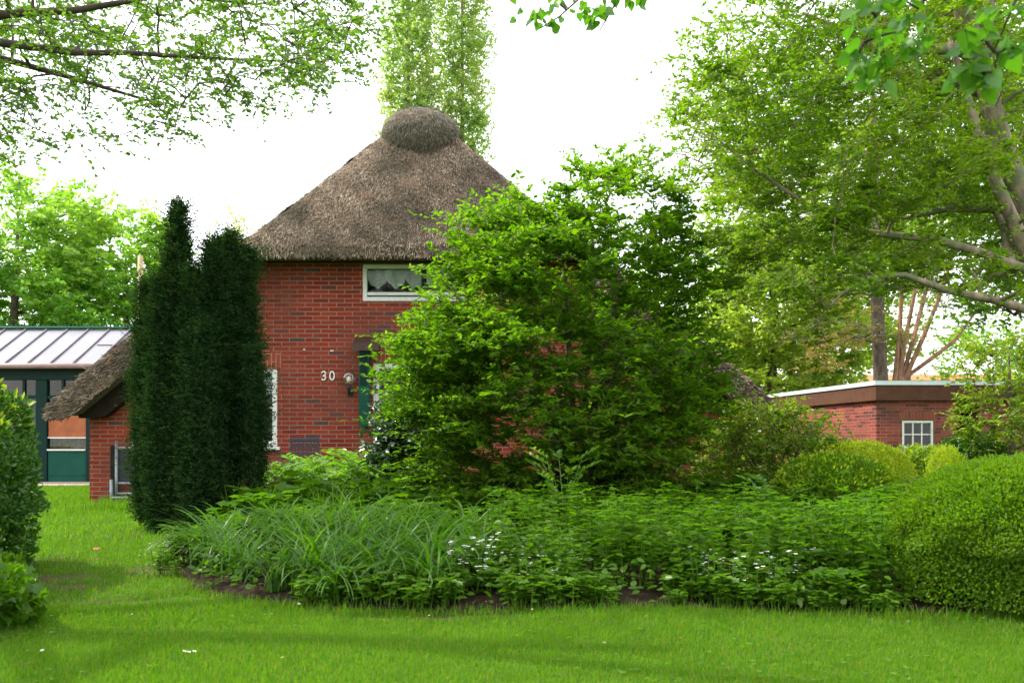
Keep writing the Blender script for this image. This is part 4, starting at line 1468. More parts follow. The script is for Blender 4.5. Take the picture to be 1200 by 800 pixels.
add_cl(300, (755, 1230), (-60, 300), (8.8, 11.4), (.22, .42), edge_bias)
add_cl(80, (755, 1060), (-60, 200), (7.6, 8.7), (.20, .36), edge_bias)
add_cl(75, (1040, 1230), (-60, 330), (9.6, 11.6), (.22, .40))
add_cl(22, (1030, 1230), (-30, 250), (7.8, 8.9), (.16, .28))
add_cl(24, (880, 1130), (190, 320), (8.0, 8.6), (.14, .24))
add_cl(45, (840, 1060), (150, 330), (9.0, 10.6), (.22, .36))
add_cl(38, (860, 1230), (290, 355), (7.8, 10.0), (.18, .32), lambda x, y: .95 if x < 1080 else .35)
add_cl(60, (900, 1500), (-260, -60), (7.5, 12), (.3, .5))
C, O, Rr = np.array(Cs), np.array(Os), np.array(Rs)
B0 = (float(rp(1330, 640)[0]), RYD, float(gz(rp(1330, 640)[0], RYD)) - .05)
wood[0] = ([(B0[0] + .1, RYD, B0[2])] + wood[0][0][1:], wood[0][1])
tree('leaning_tree', 'large fine leaved tree leaning in from the right edge over the shed', 'tree', B0, wood, C, O, Rr, 13, 17, .046, .026, 'dia', M['lf_right'], M['bark_grey'],
     rf=.022, flat=.38, droop=.22, jitn=.5, spread=.9, twig_r=.003)

# overhanging tree at the upper left; its trunk stands outside the picture
B0 = (-6.6, 5.2, float(gz(-6.6, 5.2)))
def op(x, y, Y): return tuple(px(x, y, Y))
wood = [
    ([(B0[0], B0[1], -.05), (-6.5, 5.4, 1.6), (-6.2, 5.8, 3.2), (-5.6, 6.3, 5.0), (-5.0, 6.6, 7.0)], [.24, .20, .18, .14, .08]),
    ([(-6.2, 5.8, 3.2), (-5.0, 6.8, 4.1), op(-40, 20, 7.4), op(90, 12, 7.4), op(190, -5, 7.6), op(300, 5, 7.6)], [.09, .06, .036, .026, .016, .007]),
    ([(-6.35, 5.6, 2.4), (-4.9, 6.4, 3.45), op(0, 50, 7.0), op(90, 62, 7.0), op(150, 62, 7.0), op(240, 68, 7.0), op(330, 72, 7.0)], [.08, .05, .030, .023, .018, .012, .006]),
    ([(-6.0, 6.0, 3.6), op(-30, 60, 8), op(80, 90, 8), op(180, 120, 8)], [.07, .03, .02, .007]),
    ([(-5.8, 6.1, 4.4), (-5.6, 4.6, 5.6), (-4.6, 3.6, 6.4), (-3.2, 3.0, 6.8)], [.10, .07, .05, .02]),
    ([(-5.6, 6.3, 5.0), (-7.0, 5.2, 6.4), (-8.4, 4.6, 7.0)], [.10, .06, .02]),
    ([(-5.4, 6.4, 5.6), (-3.6, 5.6, 6.6), (-1.8, 5.2, 7.0), (-.4, 5.0, 7.2)], [.09, .06, .04, .015]),
]
Cs, Os, Rs = [], [], []
def over_bias(x, y):
    lim = np.interp(x, [0, 60, 130, 200, 300, 380, 440], [172, 165, 150, 165, 135, 105, 60])
    return 1.0 if y < lim * .8 else (.45 if y < lim * 1.1 else 0)
add_cl(185, (-80, 450), (-40, 195), (6.2, 9.2), (.17, .31), over_bias)
nv_ = len(Cs)
for k in range(150):       # the crown above and beyond the picture
    a_ = rng.uniform(0, 2 * math.pi); r_ = math.sqrt(rng.random())
    p = np.array([-5.4 + 5.4 * r_ * math.cos(a_), 5.0 + 3.2 * r_ * math.sin(a_), 5.2 + rng.uniform(0, 3.0) * (1.2 - r_)])
    if p[1] > 2.0 and HOR - (p[2] - EYE) * FPX / p[1] > 0 and abs(p[0]) < p[1] * .5:
        continue
    Cs.append(p); o = np.array([math.cos(a_), math.sin(a_), .1]); Os.append(o / np.linalg.norm(o)); Rs.append(rng.uniform(.4, .7))
C, O, Rr = np.array(Cs), np.array(Os), np.array(Rs)
O[:nv_, 0] = np.abs(O[:nv_, 0])
tree('overhanging_tree', 'leafy branches of a tree hanging into the top left corner', 'tree', B0, wood, C, O, Rr, 10, 13, .036, .024, 'oval', M['lf_over'], M['bark_dark'],
     rf=.02, flat=.5, droop=.35, jitn=.6, twig_r=.0028)

# near lime tree: trunk outside the picture on the right, twigs reach into the top
B0 = (3.3, 1.6, float(gz(3.3, 1.6)))
def npx(x, y, Y): return tuple(px(x, y, Y))
wood = [
    ([(3.3, 1.6, -.05), (3.25, 1.7, 1.4), (3.1, 1.9, 2.8), (2.7, 2.2, 4.2)], [.16, .14, .12, .07]),
    ([(3.15, 1.85, 2.2), (2.2, 2.2, 2.5), npx(1290, -30, 2.8), npx(1190, 0, 2.9), npx(1165, 60, 2.95)], [.05, .03, .012, .005, .002]),
    ([(3.1, 1.9, 2.6), (2.0, 2.3, 2.6), npx(1110, -90, 2.9), npx(1050, -25, 3.05), npx(1012, 50, 3.1)], [.045, .028, .010, .004, .002]),
    ([(2.9, 2.1, 3.4), (1.6, 3.4, 3.6), npx(760, -90, 5.0), npx(690, -45, 5.0)], [.05, .03, .014, .006]),
    ([npx(760, -90, 5.0), npx(700, -20, 5.0), npx(655, 20, 5.0), npx(632, 34, 5.0)], [.010, .006, .004, .003]),
    ([npx(760, -90, 5.0), npx(730, -10, 5.1), npx(712, 20, 5.1), npx(703, 36, 5.1)], [.010, .006, .004, .003]),
]
Cs, Os, Rs = [], [], []
for (x_, y_, Y_, r_) in ((1005, 15, 3.0, .08), (1040, -5, 3.1, .09), (1075, 22, 3.1, .07), (1050, 50, 3.05, .06), (1003, 85, 3.1, .05), (1018, 62, 3.1, .05), (1110, 5, 3.0, .08), (1150, 60, 2.9, .07), (1172, 30, 2.9, .08), (1190, -5, 2.9, .09), (1168, 98, 2.95, .05), (1135, 100, 3, .05), (1190, 70, 3, .05),
                         (610, 0, 5.0, .11), (645, 8, 5.0, .10), (633, 32, 5.0, .05), (672, -5, 5.0, .11), (713, 12, 5.1, .08), (705, 28, 5.1, .05), (735, -8, 5.1, .08), (752, -2, 5.1, .05)):
    Cs.append(px(x_, y_ - 12, Y_)); Os.append(np.array([-.5, 0, -.4])); Rs.append(r_)
for k in range(120):
    a_ = rng.uniform(0, 2 * math.pi); r_ = math.sqrt(rng.random())
    p = np.array([3.1 + 2.6 * r_ * math.cos(a_), 1.4 + 2.0 * r_ * math.sin(a_), 3.3 + rng.uniform(0, 3.2) * (1.15 - r_)])
    if p[1] > .3 and HOR - (p[2] - EYE) * FPX / p[1] > -110 and abs(p[0]) < p[1] * .72:
        continue
    Cs.append(p); Os.append(np.array([math.cos(a_), math.sin(a_), .1])); Rs.append(rng.uniform(.3, .5))
tree('lime_tree', 'heart shaped lime leaves on twigs hanging from the top edge', 'tree', B0, wood, np.array(Cs), np.array(Os), np.array(Rs), 4, 3, .054, .048, 'heart', M['lf_lime'], M['bark_dark'],
     rf=.006, flat=.8, droop=.9, jitn=.9, twig_r=.0014, spread=1.0, core=.7)

# background crowns --------------------------------------------------
def bg_tree(name, label, Y, rows, n, rs, nt_, nl, L, W, lm, bm=None, depth=.7, base_x=None, group=None, shell=(.3, 1.0), flat=.6, shape='dia', twigs=False, tr=.2, droop=.1):
    C, O, Rr = profile_clusters(Y, rows, n, depth, shell, rs=rs)
    z, xl, xr = prof_world(Y, rows)
    bx = (xl[0] + xr[0]) / 2 if base_x is None else (base_x - 600) * Y / FPX
    gz0 = float(gz(bx, Y))
    zt = z[-1]; cx = float(np.mean((xl + xr) / 2))
    wood = [([(bx, Y, gz0 - .05), (bx * .8 + cx * .2, Y, zt * .25), (bx * .4 + cx * .6, Y, zt * .55), (cx, Y, zt * .88)], [tr, tr * .8, tr * .55, tr * .15])]
    return tree(name, label, 'tree', (float(bx), Y, gz0), wood, C, O, Rr, nt_, nl, L, W, shape, lm, bm or M['bark'], group=group, twigs=twigs, rf=tr * .35, flat=flat, droop=droop, jitn=.7)


bg_tree('broadleaf_tree', 'bright green round tree behind the garden room at the left edge', 31, [(212, 10, 60), (240, -40, 110), (280, -80, 125), (330, -90, 120), (380, -90, 110), (410, -60, 80)], 190, (.5, .95), 12, 14, .17, .115, M['lf_bgl'], tr=.22)
bg_tree('broadleaf_tree', 'bright green tree above the garden room ridge, next to the timber pole', 34, [(262, 110, 190), (290, 85, 205), (330, 80, 215), (375, 75, 215), (410, 100, 200)], 105, (.5, .9), 12, 14, .17, .115, M['lf_bgl'], tr=.2)
bg_tree('broadleaf_tree', 'low dark green tree far beyond the garden room roof', 44, [(330, -40, 240), (370, -90, 300), (430, -110, 320), (500, -100, 300)], 90, (.8, 1.3), 10, 12, .22, .15, M['lf_over'], tr=.25)
bg_tree('poplar_tree', 'tall pale green poplar rising behind the thatched ridge, left stem', 46, [(-230, 470, 490), (-120, 458, 495), (0, 458, 505), (90, 452, 510), (170, 448, 506), (240, 446, 505), (330, 455, 500)], 310, (.45, .8), 12, 13, .15, .10, M['lf_poplar'], M['bark_grey'], depth=1.0, flat=1.5, droop=-.2, tr=.17)
bg_tree('poplar_tree', 'tall pale green poplar rising behind the thatched ridge, right stem', 47.5, [(-200, 530, 550), (-100, 520, 562), (0, 516, 566), (60, 512, 569), (110, 514, 567), (180, 520, 568), (260, 525, 560), (330, 530, 555)], 290, (.45, .8), 12, 13, .15, .10, M['lf_poplar'], M['bark_grey'], depth=1.0, flat=1.5, droop=-.2, tr=.17)
bg_tree('pale_tree', 'pale yellow tree peeking over the left slope of the thatch', 40, [(240, 275, 320), (262, 255, 345), (300, 250, 360), (380, 255, 355)], 40, (.4, .8), 8, 10, .15, .10, M['lf_pale'], tr=.18)
bg_tree('sunlit_tree', 'yellow green sunlit tree right behind the thatch slope', 27, [(285, 870, 960), (320, 835, 985), (370, 815, 1000), (420, 800, 1005), (470, 815, 990)], 200, (.4, .75), 13, 14, .13, .09, M['lf_bgr'], tr=.2)
bg_tree('sunlit_tree', 'taller yellow green tree behind the conifer trunk', 36, [(150, 900, 1010), (200, 850, 1060), (270, 830, 1085), (350, 830, 1080), (440, 850, 1050)], 200, (.7, 1.2), 12, 13, .2, .14, M['lf_bgr'], tr=.28)
bg_tree('broadleaf_tree', 'green tree in the gap far behind the right end of the shed', 38, [(385, 1130, 1180), (410, 1110, 1220), (440, 1095, 1250), (480, 1100, 1250)], 60, (.5, .9), 10, 12, .16, .11, M['lf_bgl'], tr=.2)
bg_tree('broadleaf_tree', 'dense dark green tree high behind the leaning trunk', 17, [(20, 1110, 1230), (80, 1070, 1290), (180, 1055, 1310), (260, 1070, 1310), (330, 1090, 1290), (365, 1130, 1270)], 200, (.35, .6), 12, 13, .10, .07, M['lf_over'], tr=.22, base_x=1260)
bg_tree('small_tree', 'small light green tree leaning before the right end of the shed', 14, [(385, 1160, 1200), (415, 1130, 1230), (450, 1122, 1250), (500, 1128, 1240), (540, 1140, 1220)], 75, (.16, .30), 10, 12, .055, .034, M['lf_loose'], twigs=True, tr=.05, base_x=1190, shape='oval')
bg_tree('far_tree', 'wide green tree behind the roof of the thatched house', 60, [(330, 250, 800), (400, 200, 830), (500, 200, 830)], 60, (1.6, 2.6), 10, 12, .4, .28, M['lf_bgl'], tr=.3)

# conifer with bare lower trunk and brown dead boughs
KY = 24.0
B0 = (float((1036 - 600) * KY / FPX), KY, float(gz(8.7, KY)))
wood = [([(B0[0], KY, B0[2] - .05), tuple(px(1032, 440, KY)), tuple(px(1029, 380, KY)), tuple(px(1026, 300, KY)), tuple(px(1024, 180, KY)), tuple(px(1022, 60, KY))], [.20, .175, .16, .14, .10, .03])]
Cs, Os, Rs = [], [], []
for k in range(95):
    y_ = rng.uniform(70, 400)
    hw = 20 + (y_ - 60) * .36
    sx_ = rng.uniform(-1, 1)
    x_ = 1028 + sx_ * hw if sx_ < 0 else 1028 + sx_ * hw * .75
    Cs.append(px(x_, y_, KY + rng.uniform(-1.6, 1.6))); Os.append(unit(np.array([np.sign(sx_) + 1e-3, rng.uniform(-.6, .6), -.1]))); Rs.append(rng.uniform(.35, .7))
con = tree('conifer', 'conifer with straight brownish trunk and brown dead boughs behind the shed', 'tree', B0, wood, np.array(Cs), np.array(Os), np.array(Rs), 8, 16, .10, .018, 'dia', M['lf_conifer'], M['bark'],
           rf=.05, flat=.3, droop=.25, jitn=.8, twig_r=.008)
Cs, Os, Rs = [], [], []
for (x_, y_) in ((985, 392), (1000, 398), (965, 405), (1012, 400), (975, 422), (990, 430), (1005, 385), (950, 415), (1050, 385), (960, 432), (1010, 365), (1000, 350)):
    Cs.append(px(x_, y_, KY - .5)); Os.append(np.array([-.95, -.3, -.05])); Rs.append(rng.uniform(.35, .65))
la, tw = sprays(np.array(Cs), np.array(Os), np.array(Rs), 9, 14, .11, .02, flat=.25, droop=.12)
leaf_object('dead_bough', [leaves_geo(*la, shape='dia')], M['lf_brown'], con, B0)

# several bare reddish stems right of the conifer
KY = 26.0
B0 = (float((1062 - 600) * KY / FPX), KY, float(gz(9.9, KY)))
ms = empty('multi_stem_tree', B0, 'slim tree of several bare reddish stems fanning out above the shed', 'tree')
Cs = []
mb = MB()
for (xa, ya, xb, yb) in ((1049, 445, 1056, 350), (1053, 445, 1071, 348), (1057, 445, 1084, 345), (1060, 445, 1102, 345), (1064, 440, 1118, 400)):
    p0 = px(xa, ya, KY); p1 = px(xb, yb, KY + rng.uniform(-.6, .6)); p2 = p1 + (p1 - p0) * .7 + np.array([0, 0, .5])
    mb.tube([(B0[0] + (p0[0] - B0[0]) * .5, KY, B0[2] - .05), p0, (p0 + p1) / 2 + rng.normal(0, .03, 3), p1, p2], [.09, .075, .06, .05, .02], 8)
    for k in range(7):
        Cs.append(p1 + (p2 - p1) * rng.uniform(0.1, 1.1) + rng.normal(0, .55, 3))
mb.build('trunk', M['bark_red'], ms, B0)
Cs = np.array(Cs)
la, tw = sprays(Cs, unit(rvec(len(Cs)) + [0, 0, .5]), np.full(len(Cs), .5), 8, 11, .10, .06)
leaf_object('crown', [leaves_geo(*la, shape='dia')], M['lf_loose'], ms, B0)

# boundary greenery that closes the horizon: one far hedge on each side
def far_hedge(name, label, x0, x1, Y, h, mat):
    n = int((x1 - x0) * 900)
    P = np.stack([rng.uniform(x0, x1, n), Y + rng.normal(0, .5, n), np.abs(rng.random(n)) * h * (1 + .12 * np.sin(rng.uniform(x0, x1, n)))], 1)
    P[:, 2] = rng.random(n) * (h + .25 * np.sin(P[:, 0] * .9) + .15 * np.sin(P[:, 0] * 2.3))
    root = empty(name, ((x0 + x1) / 2, Y, 0), label, 'hedge')
    leaf_object('foliage', [leaves_geo(P, rvec(n), rvec(n) + [0, -.5, .8], rng.uniform(.10, .2, n), rng.uniform(.07, .13, n), 'dia')], mat, root, ((x0 + x1) / 2, Y, 0))
far_hedge('tall_hedge', 'tall green hedge far behind the garden room', -24, -5.5, 29, 2.4, M['lf_bgl'])
far_hedge('tall_hedge', 'dense mixed hedge behind the shed and conifer', 4.5, 16.5, 29.5, 2.7, M['lf_bgr'])

# ------------------------------------------------------------------ clipped and loose shrubs
def dome(name, label, cx, cy_, rx, ry, h, n, L, W, mat, tips=None, inner=6000, cat='bush', shape='dia', rough=.05, base=None, low=-.12, power=2.3):
    base = base or (float(cx), float(cy_), float(soil_z(cx, cy_)))
    root = empty(name, base, label, cat)
    th = rng.uniform(0, 2 * math.pi, n); v = rng.uniform(low, 1, n)
    ph = np.arcsin(np.clip(v, -1, 1))
    e = 2 / power
    cp = np.abs(np.cos(ph)) ** e; sp = np.sign(np.sin(ph)) * np.abs(np.sin(ph)) ** e
    k = 1 + rough * (np.sin(th * 5 + v * 7) * .6 + np.sin(th * 11 - v * 9) * .5) - np.abs(rng.normal(0, .05, n))
    zc = h * .42
    P = np.stack([cx + rx * cp * np.cos(th) * k, cy_ + ry * cp * np.sin(th) * k, base[2] + zc + np.where(sp > 0, (h - zc), zc * 1.0) * sp * k], 1)
    # lower skirt
    m2 = int(n * .35)
    t2 = rng.uniform(0, 2 * math.pi, m2); q2 = 1 + rough * np.sin(t2 * 6) - np.abs(rng.normal(0, .06, m2))
    z2 = rng.random(m2) * zc
    tp = .93 + .07 * (z2 / zc)
    P = np.concatenate([P, np.stack([cx + rx * q2 * tp * np.cos(t2), cy_ + ry * q2 * tp * np.sin(t2), base[2] + z2], 1)])
    n = len(P)
    On = unit((P - np.array([cx, cy_, base[2] + zc])) / np.array([rx, ry, h]) ** 1.0)
    s_ = rng.uniform(.6, 1.25, n)
    geos = [leaves_geo(P, On * .7 + rvec(n) * .7 + [0, 0, .35], On * .8 + rvec(n) * .55 + [0, 0, .3], L * s_, W * s_, shape)]
    q = rvec(inner); q = unit(q) * (rng.random(inner) ** (1 / 3))[:, None] * .9
    Pi = np.stack([cx + q[:, 0] * rx, cy_ + q[:, 1] * ry, base[2] + np.clip(zc + q[:, 2] * (h - zc), .02, None)], 1)
    geos.append(leaves_geo(Pi, rvec(inner), rvec(inner), L * 1.5 * np.ones(inner), W * 1.6 * np.ones(inner), 'dia'))
    leaf_object('foliage', geos, mat, root, base)
    mb = MB()
    for k_ in range(5):
        a_ = 2 * math.pi * k_ / 5
        mb.tube([(cx + .03 * math.cos(a_), cy_ + .03 * math.sin(a_), base[2] - .03), (cx + rx * .35 * math.cos(a_), cy_ + ry * .35 * math.sin(a_), base[2] + h * .4), (cx + rx * .6 * math.cos(a_), cy_ + ry * .6 * math.sin(a_), base[2] + h * .72)], [.016, .011, .004], 6)
    mb.build('stem', M['bark_dark'], root, base)
    if tips:
        sel = rng.random(n) < tips[1]
        sel &= P[:, 2] > base[2] + h * tips[2]
        ns = int(sel.sum())
        leaf_object('young_shoots', [leaves_geo(P[sel] + On[sel] * .012, On[sel] + rvec(ns) * .4 + [0, 0, .6], rvec(ns) + [0, 0, 1], L * rng.uniform(.9, 1.5, ns), W * rng.uniform(.8, 1.2, ns), shape)], tips[0], root, base)['kind'] = 'stuff'
    return root


dome('clipped_bush', 'large clipped round green bush at the right end of the bed', 2.80, 5.55, .73, .70, .735, 62000, .0185, .0125, M['lf_box'], (M['lf_box'], .25, .55), 16000, power=2.05, rough=.035, shape='oval')
dome('golden_bush', 'golden yellow clipped bush before the shed corner', (1008 - 600) * 10.0 / FPX, 10.0, .52, .45, .78, 9000, .03, .018, M['lf_gold'], None, 3000)
dome('round_bush', 'rounded mid green bush in front of the golden one', (975 - 600) * 8.4 / FPX, 8.4, .50, .45, .68, 9000, .03, .018, M['lf_box'], (M['lf_gold'], .10, .5), 3000, shape='oval')
dome('leafy_bush', 'light green bush growing under the small shed window', (1105 - 600) * 13.5 / FPX, 14.2, .62, .5, .84, 9000, .05, .026, M['lf_loose'], (M['lf_tip'], .12, .5), 3000, rough=.16, shape='oval')
dome('leafy_bush', 'small yellowish conifer bush beside the shed window bush', (1128 - 600) * 12.5 / FPX, 13.0, .22, .22, .80, 4000, .03, .012, M['lf_gold'], None, 1200, rough=.12)
dome('leafy_bush', 'dark leafy shrub hiding the shed doorway foot', (1165 - 600) * 14 / FPX, 14.6, .5, .5, 1.1, 7000, .05, .03, M['lf_hedge'], None, 2500, rough=.18, shape='oval')

# left hedge
lh = dome('garden_hedge', 'dark green leafy hedge at the left edge with yellow young tips', -3.90, 6.6, .66, 1.05, 1.30, 30000, .040, .022, M['lf_hedge'], (M['lf_tip'], .09, .74), 9000, cat='hedge', shape='oval', rough=.13, power=2.8)
dome('ivy_mound', 'mound of bright lobed ivy leaves at the foot of the hedge', -2.72, 4.8, .40, .5, .27, 1500, .06, .06, M['lf_bed'], None, 700, cat='plant', shape='lobe', rough=.15)
dome('ivy_mound', 'second smaller ivy mound behind, beneath the hedge', -3.02, 5.65, .30, .35, .25, 800, .06, .06, M['lf_bed'], None, 400, cat='plant', shape='lobe', rough=.15)

# loose rose-like shrub right of the layered one
rows = [(478, 880, 930), (500, 850, 965), (530, 825, 1000), (570, 815, 1005), (605, 830, 990)]
C, O, Rr = profile_clusters(10.4, rows, 190, .7, (.2, 1.0), rs=(.15, .26))
B0 = ground_base((905 - 600) * 10.4 / FPX, 10.4)
st_ = []
for k in range(7):
    a_ = 2 * math.pi * k / 7
    st_.append(([(B0[0] + .04 * math.cos(a_), B0[1] + .04 * math.sin(a_), B0[2]), (B0[0] + .18 * math.cos(a_), B0[1] + .18 * math.sin(a_), .6), (B0[0] + .5 * math.cos(a_), B0[1] + .45 * math.sin(a_), 1.05)], [.016, .012, .005]))
tree('loose_shrub', 'loose light green shrub with yellow shoots below the shed wall', 'shrub', B0, st_, C, O, Rr, 10, 11, .048, .028, 'oval', M['lf_loose'], M['bark'], rf=.008, flat=.8, droop=.2, jitn=.7, crown_name='foliage', trunk_name='stem')
# young shrub rising against the right end of the house
rows = [(490, 845, 870), (510, 830, 885), (535, 815, 895), (565, 830, 890)]
C, O, Rr = profile_clusters(12.2, rows, 30, .7, (.2, 1.0), rs=(.16, .28))
B0 = ground_base((860 - 600) * 12.2 / FPX, 12.2)
tree('young_shrub', 'slender shrub growing before the right thatched eave', 'shrub', B0, [([(B0[0], B0[1], B0[2]), (B0[0] + .03, B0[1], .55), (B0[0], B0[1], 1.05)], [.02, .014, .006])], C, O, Rr, 9, 11, .05, .03, 'oval', M['lf_loose'], M['bark'], rf=.008, flat=.6, droop=.2, crown_name='foliage', trunk_name='stem')

# ------------------------------------------------------------------ the planting of the bed
def plant_proto(name, label, cat, group, kind):
    """one plant of a kind, at the origin"""
    root = empty(name, (0, 0, 0), label, cat, group)
    if kind == 'daylily':
        n = 62
        P = np.concatenate([rng.normal(0, .05, (n, 2)), np.zeros((n, 1))], 1)
        me = blade_mesh('leaf_tuft', [(P, rng.uniform(0, 2 * math.pi, n), rng.uniform(.36, .72, n), rng.uniform(.011, .020, n), rng.uniform(1.5, 3.0, n), 8)])
        link('leaf_tuft', me, M['lf_daylily'], root)
    elif kind in ('nettle', 'low', 'bed'):
        ns, h, L, W, mat, shape = {'nettle': (7, .40, .088, .054, M['lf_nettle'], 'oval'), 'low': (14, .15, .045, .036, M['lf_low'], 'lobe'), 'bed': (10, .22, .07, .06, M['lf_bed'], 'lobe')}[kind]
        geos, smb = [], MB()
        for k in range(ns):
            a = rng.uniform(0, 2 * math.pi); r0 = rng.uniform(.01, .12)
            bx, by = r0 * math.cos(a), r0 * math.sin(a)
            hh = h * rng.uniform(.7, 1.12); lean = rng.uniform(.05, .3)
            tip = np.array([bx + lean * hh * math.cos(a), by + lean * hh * math.sin(a), hh])
            smb.tube([(bx, by, 0), ((bx + tip[0]) / 2, (by + tip[1]) / 2, hh * .55), tuple(tip)], [.004, .0035, .002], 5, caps=False)
            lv = 8 if kind == 'nettle' else 5
            for j in range(lv):
                t = (.25 + .75 * (j + 1) / lv)
                p = np.array([bx, by, 0]) * (1 - t) + tip * t
                nk = 4 if j == lv - 1 else 2
                for q_ in range(nk):
                    az = (q_ / nk) * 2 * math.pi + (j % 2) * math.pi / 2 + a + rng.normal(0, .25)
                    s_ = (1.15 - .55 * t * (kind == 'nettle')) * rng.uniform(.8, 1.2)
                    D = np.array([[math.cos(az), math.sin(az), rng.uniform(-.25, .35)]])
                    geos.append(leaves_geo(p[None], D, np.array([[0, 0, 1.0]]) + rvec(1) * .25, np.array([L * s_]), np.array([W * s_]), shape))
        leaf_object('leaves', geos, mat, root, (0, 0, 0))
        smb.build('stem', mat, root)
    elif kind == 'flower':
        geos, smb, fl, ct = [], MB(), [], []
        for k in range(16):
            a = rng.uniform(0, 2 * math.pi); r0 = rng.uniform(0, .12)
            bx, by = r0 * math.cos(a), r0 * math.sin(a); hh = rng.uniform(.12, .24)
            tip = np.array([bx * 1.3, by * 1.3, hh])
            smb.tube([(bx, by, 0), tuple(tip)], [.003, .002], 5, caps=False)
            for j in range(5):
                t = rng.uniform(.2, .9); p = np.array([bx, by, 0]) * (1 - t) + tip * t
                D = rvec(1, (1, 1, .25)); geos.append(leaves_geo(p[None], D, np.array([[0, 0, 1.0]]) + rvec(1) * .3, np.array([.05]), np.array([.036]), 'lobe'))
            if k < 9:
                for f_ in range(3):
                    c0 = tip + rvec(1, (.018, .018, .010))[0]
                    for pz in range(5):
                        az = pz * 2 * math.pi / 5
                        fl.append(leaves_geo(c0[None], np.array([[math.cos(az), math.sin(az), .25]]), np.array([[0, -.3, 1.0]]), np.array([.011]), np.array([.009]), 'oval'))
        leaf_object('leaves', geos, M['lf_low'], root, (0, 0, 0))
        smb.build('stem', M['lf_low'], root)
        leaf_object('blossom', fl, M['petal'], root, (0, 0, 0))
    elif kind == 'solomon':
        geos, smb = [], MB()
        for k in range(11):
            a = rng.uniform(0, 2 * math.pi); hh = rng.uniform(.5, .78); r0 = rng.uniform(0, .1)
            b0 = np.array([r0 * math.cos(a), r0 * math.sin(a), 0])
            pts = [b0, b0 + [.06 * math.cos(a), .06 * math.sin(a), hh * .55], b0 + [.20 * math.cos(a), .20 * math.sin(a), hh * .92], b0 + [.38 * math.cos(a), .38 * math.sin(a), hh]]
            smb.tube(pts, [.005, .0045, .0035, .002], 5, caps=False)
            for j in range(14):
                t = .25 + .75 * j / 13 * .999
                s_ = t * 3; i0 = min(2, int(s_)); u_ = s_ - i0
                p = pts[i0] * (1 - u_) + pts[i0 + 1] * u_
                sd_ = 1 if j % 2 else -1
                az = a + sd_ * 1.0 + rng.normal(0, .15)
                D = np.array([[math.cos(az), math.sin(az), .35]])
                geos.append(leaves_geo(p[None], D, np.array([[0, 0, 1.0]]) + rvec(1) * .2, np.array([.12 * rng.uniform(.7, 1.1)]), np.array([.05]), 'oval'))
        leaf_object('leaves', geos, M['lf_solomon'], root, (0, 0, 0))
        smb.build('stem', M['lf_solomon'], root)
    elif kind == 'feather':
        n = 70
        P = np.concatenate([rng.normal(0, .06, (n, 2)), np.zeros((n, 1))], 1)
        me = blade_mesh('leaf_tuft', [(P, rng.uniform(0, 2 * math.pi, n), rng.uniform(.3, .55, n), rng.uniform(.006, .012, n), rng.uniform(.3, 1.2, n), 5)])
        link('leaf_tuft', me, M['lf_nettle'], root)
    return root


def spread_plants(kind, name, label, cat, group, spots, protos=3, smin=.8, smax=1.2):
    ps = [plant_proto(name, label, cat, group, kind) for _ in range(protos)]
    for i, (x, y) in enumerate(spots):
        o = ps[i] if i < protos else copy_tree(ps[i % protos])
        o.location = (float(x), float(y), float(soil_z(x, y)) - .005)
        o.rotation_euler = (0, 0, float(rng.uniform(0, 2 * math.pi)))
        s_ = float(rng.uniform(smin, smax))
        if kind == 'bed':
            s_ *= 1 + .75 * min(1.0, max(0.0, (y - 8.0) / 2.0))
        o.scale = (s_, s_, s_)


def scatter(n, x0, x1, y0, y1, sep, cond=None):
    out_ = []
    t = 0
    while len(out_) < n and t < n * 60:
        t += 1
        x, y = rng.uniform(x0, x1), rng.uniform(y0, y1)
        if not bool(in_bed(x, y)) or float(bed_dist(x, y)) < .06:
            continue
        if cond and not cond(x, y):
            continue
        if out_ and np.min(np.hypot(np.array(out_)[:, 0] - x, np.array(out_)[:, 1] - y)) < sep:
            continue
        out_.append((x, y))
    return out_


def in_dom(x, y): return ((x - 2.82) / .78) ** 2 + ((y - 5.75) / .74) ** 2 < 1
# strap leaved clumps along the front left of the bed
spots = scatter(46, -2.5, -.2, 5.5, 8.0, .20, lambda x, y: (x - 0) * 0 + y < 7.9 and bed_dist(x, y) > .13)
spread_plants('daylily', 'daylily_clump', 'arching clump of strap leaves along the front left of the bed', 'plant', 'strap leaved clumps at the front left of the bed', spots, 4, .75, 1.05)
# bushy toothed-leaf plants along the front right
spots = scatter(115, -.1, 3.2, 5.55, 8.6, .19, lambda x, y: not in_dom(x, y) and bed_dist(x, y) > .17)
spread_plants('nettle', 'leafy_perennial', 'upright bushy perennial with toothed green leaves right of the strap leaves', 'plant', 'toothed leaf perennials in the front right of the bed', spots, 5, .8, 1.1)
# lobed leaf plants in the middle
spots = scatter(110, -2.4, 2.4, 7.0, 10.2, .22)
spread_plants('bed', 'lobed_perennial', 'spreading perennial with lobed leaves in the middle of the bed', 'plant', 'lobed leaf perennials in the middle of the bed', spots, 4, .8, 1.2)
# bright arching plants near the house
spots = scatter(26, -2.75, -1.15, 10.2, 12.2, .26)
spread_plants('solomon', 'arching_perennial', 'bright arching stems with paired leaves below the house number', 'plant', 'arching bright plants before the brick wall', spots, 3, .68, .95)
spots = scatter(34, -2.6, -.4, 8.8, 10.6, .2)
spread_plants('feather', 'feathery_clump', 'fine feathery grass clump behind the strap leaves', 'plant', 'feathery clumps behind the strap leaves', spots, 3, .7, 1.0)
spots = scatter(26, 1.9, 5.4, 7.8, 9.6, .3)
spread_plants('solomon', 'tall_perennial', 'tall leafy stems growing right of the layered shrub', 'plant', 'tall leafy stems right of the layered shrub', spots, 2, .45, .7)
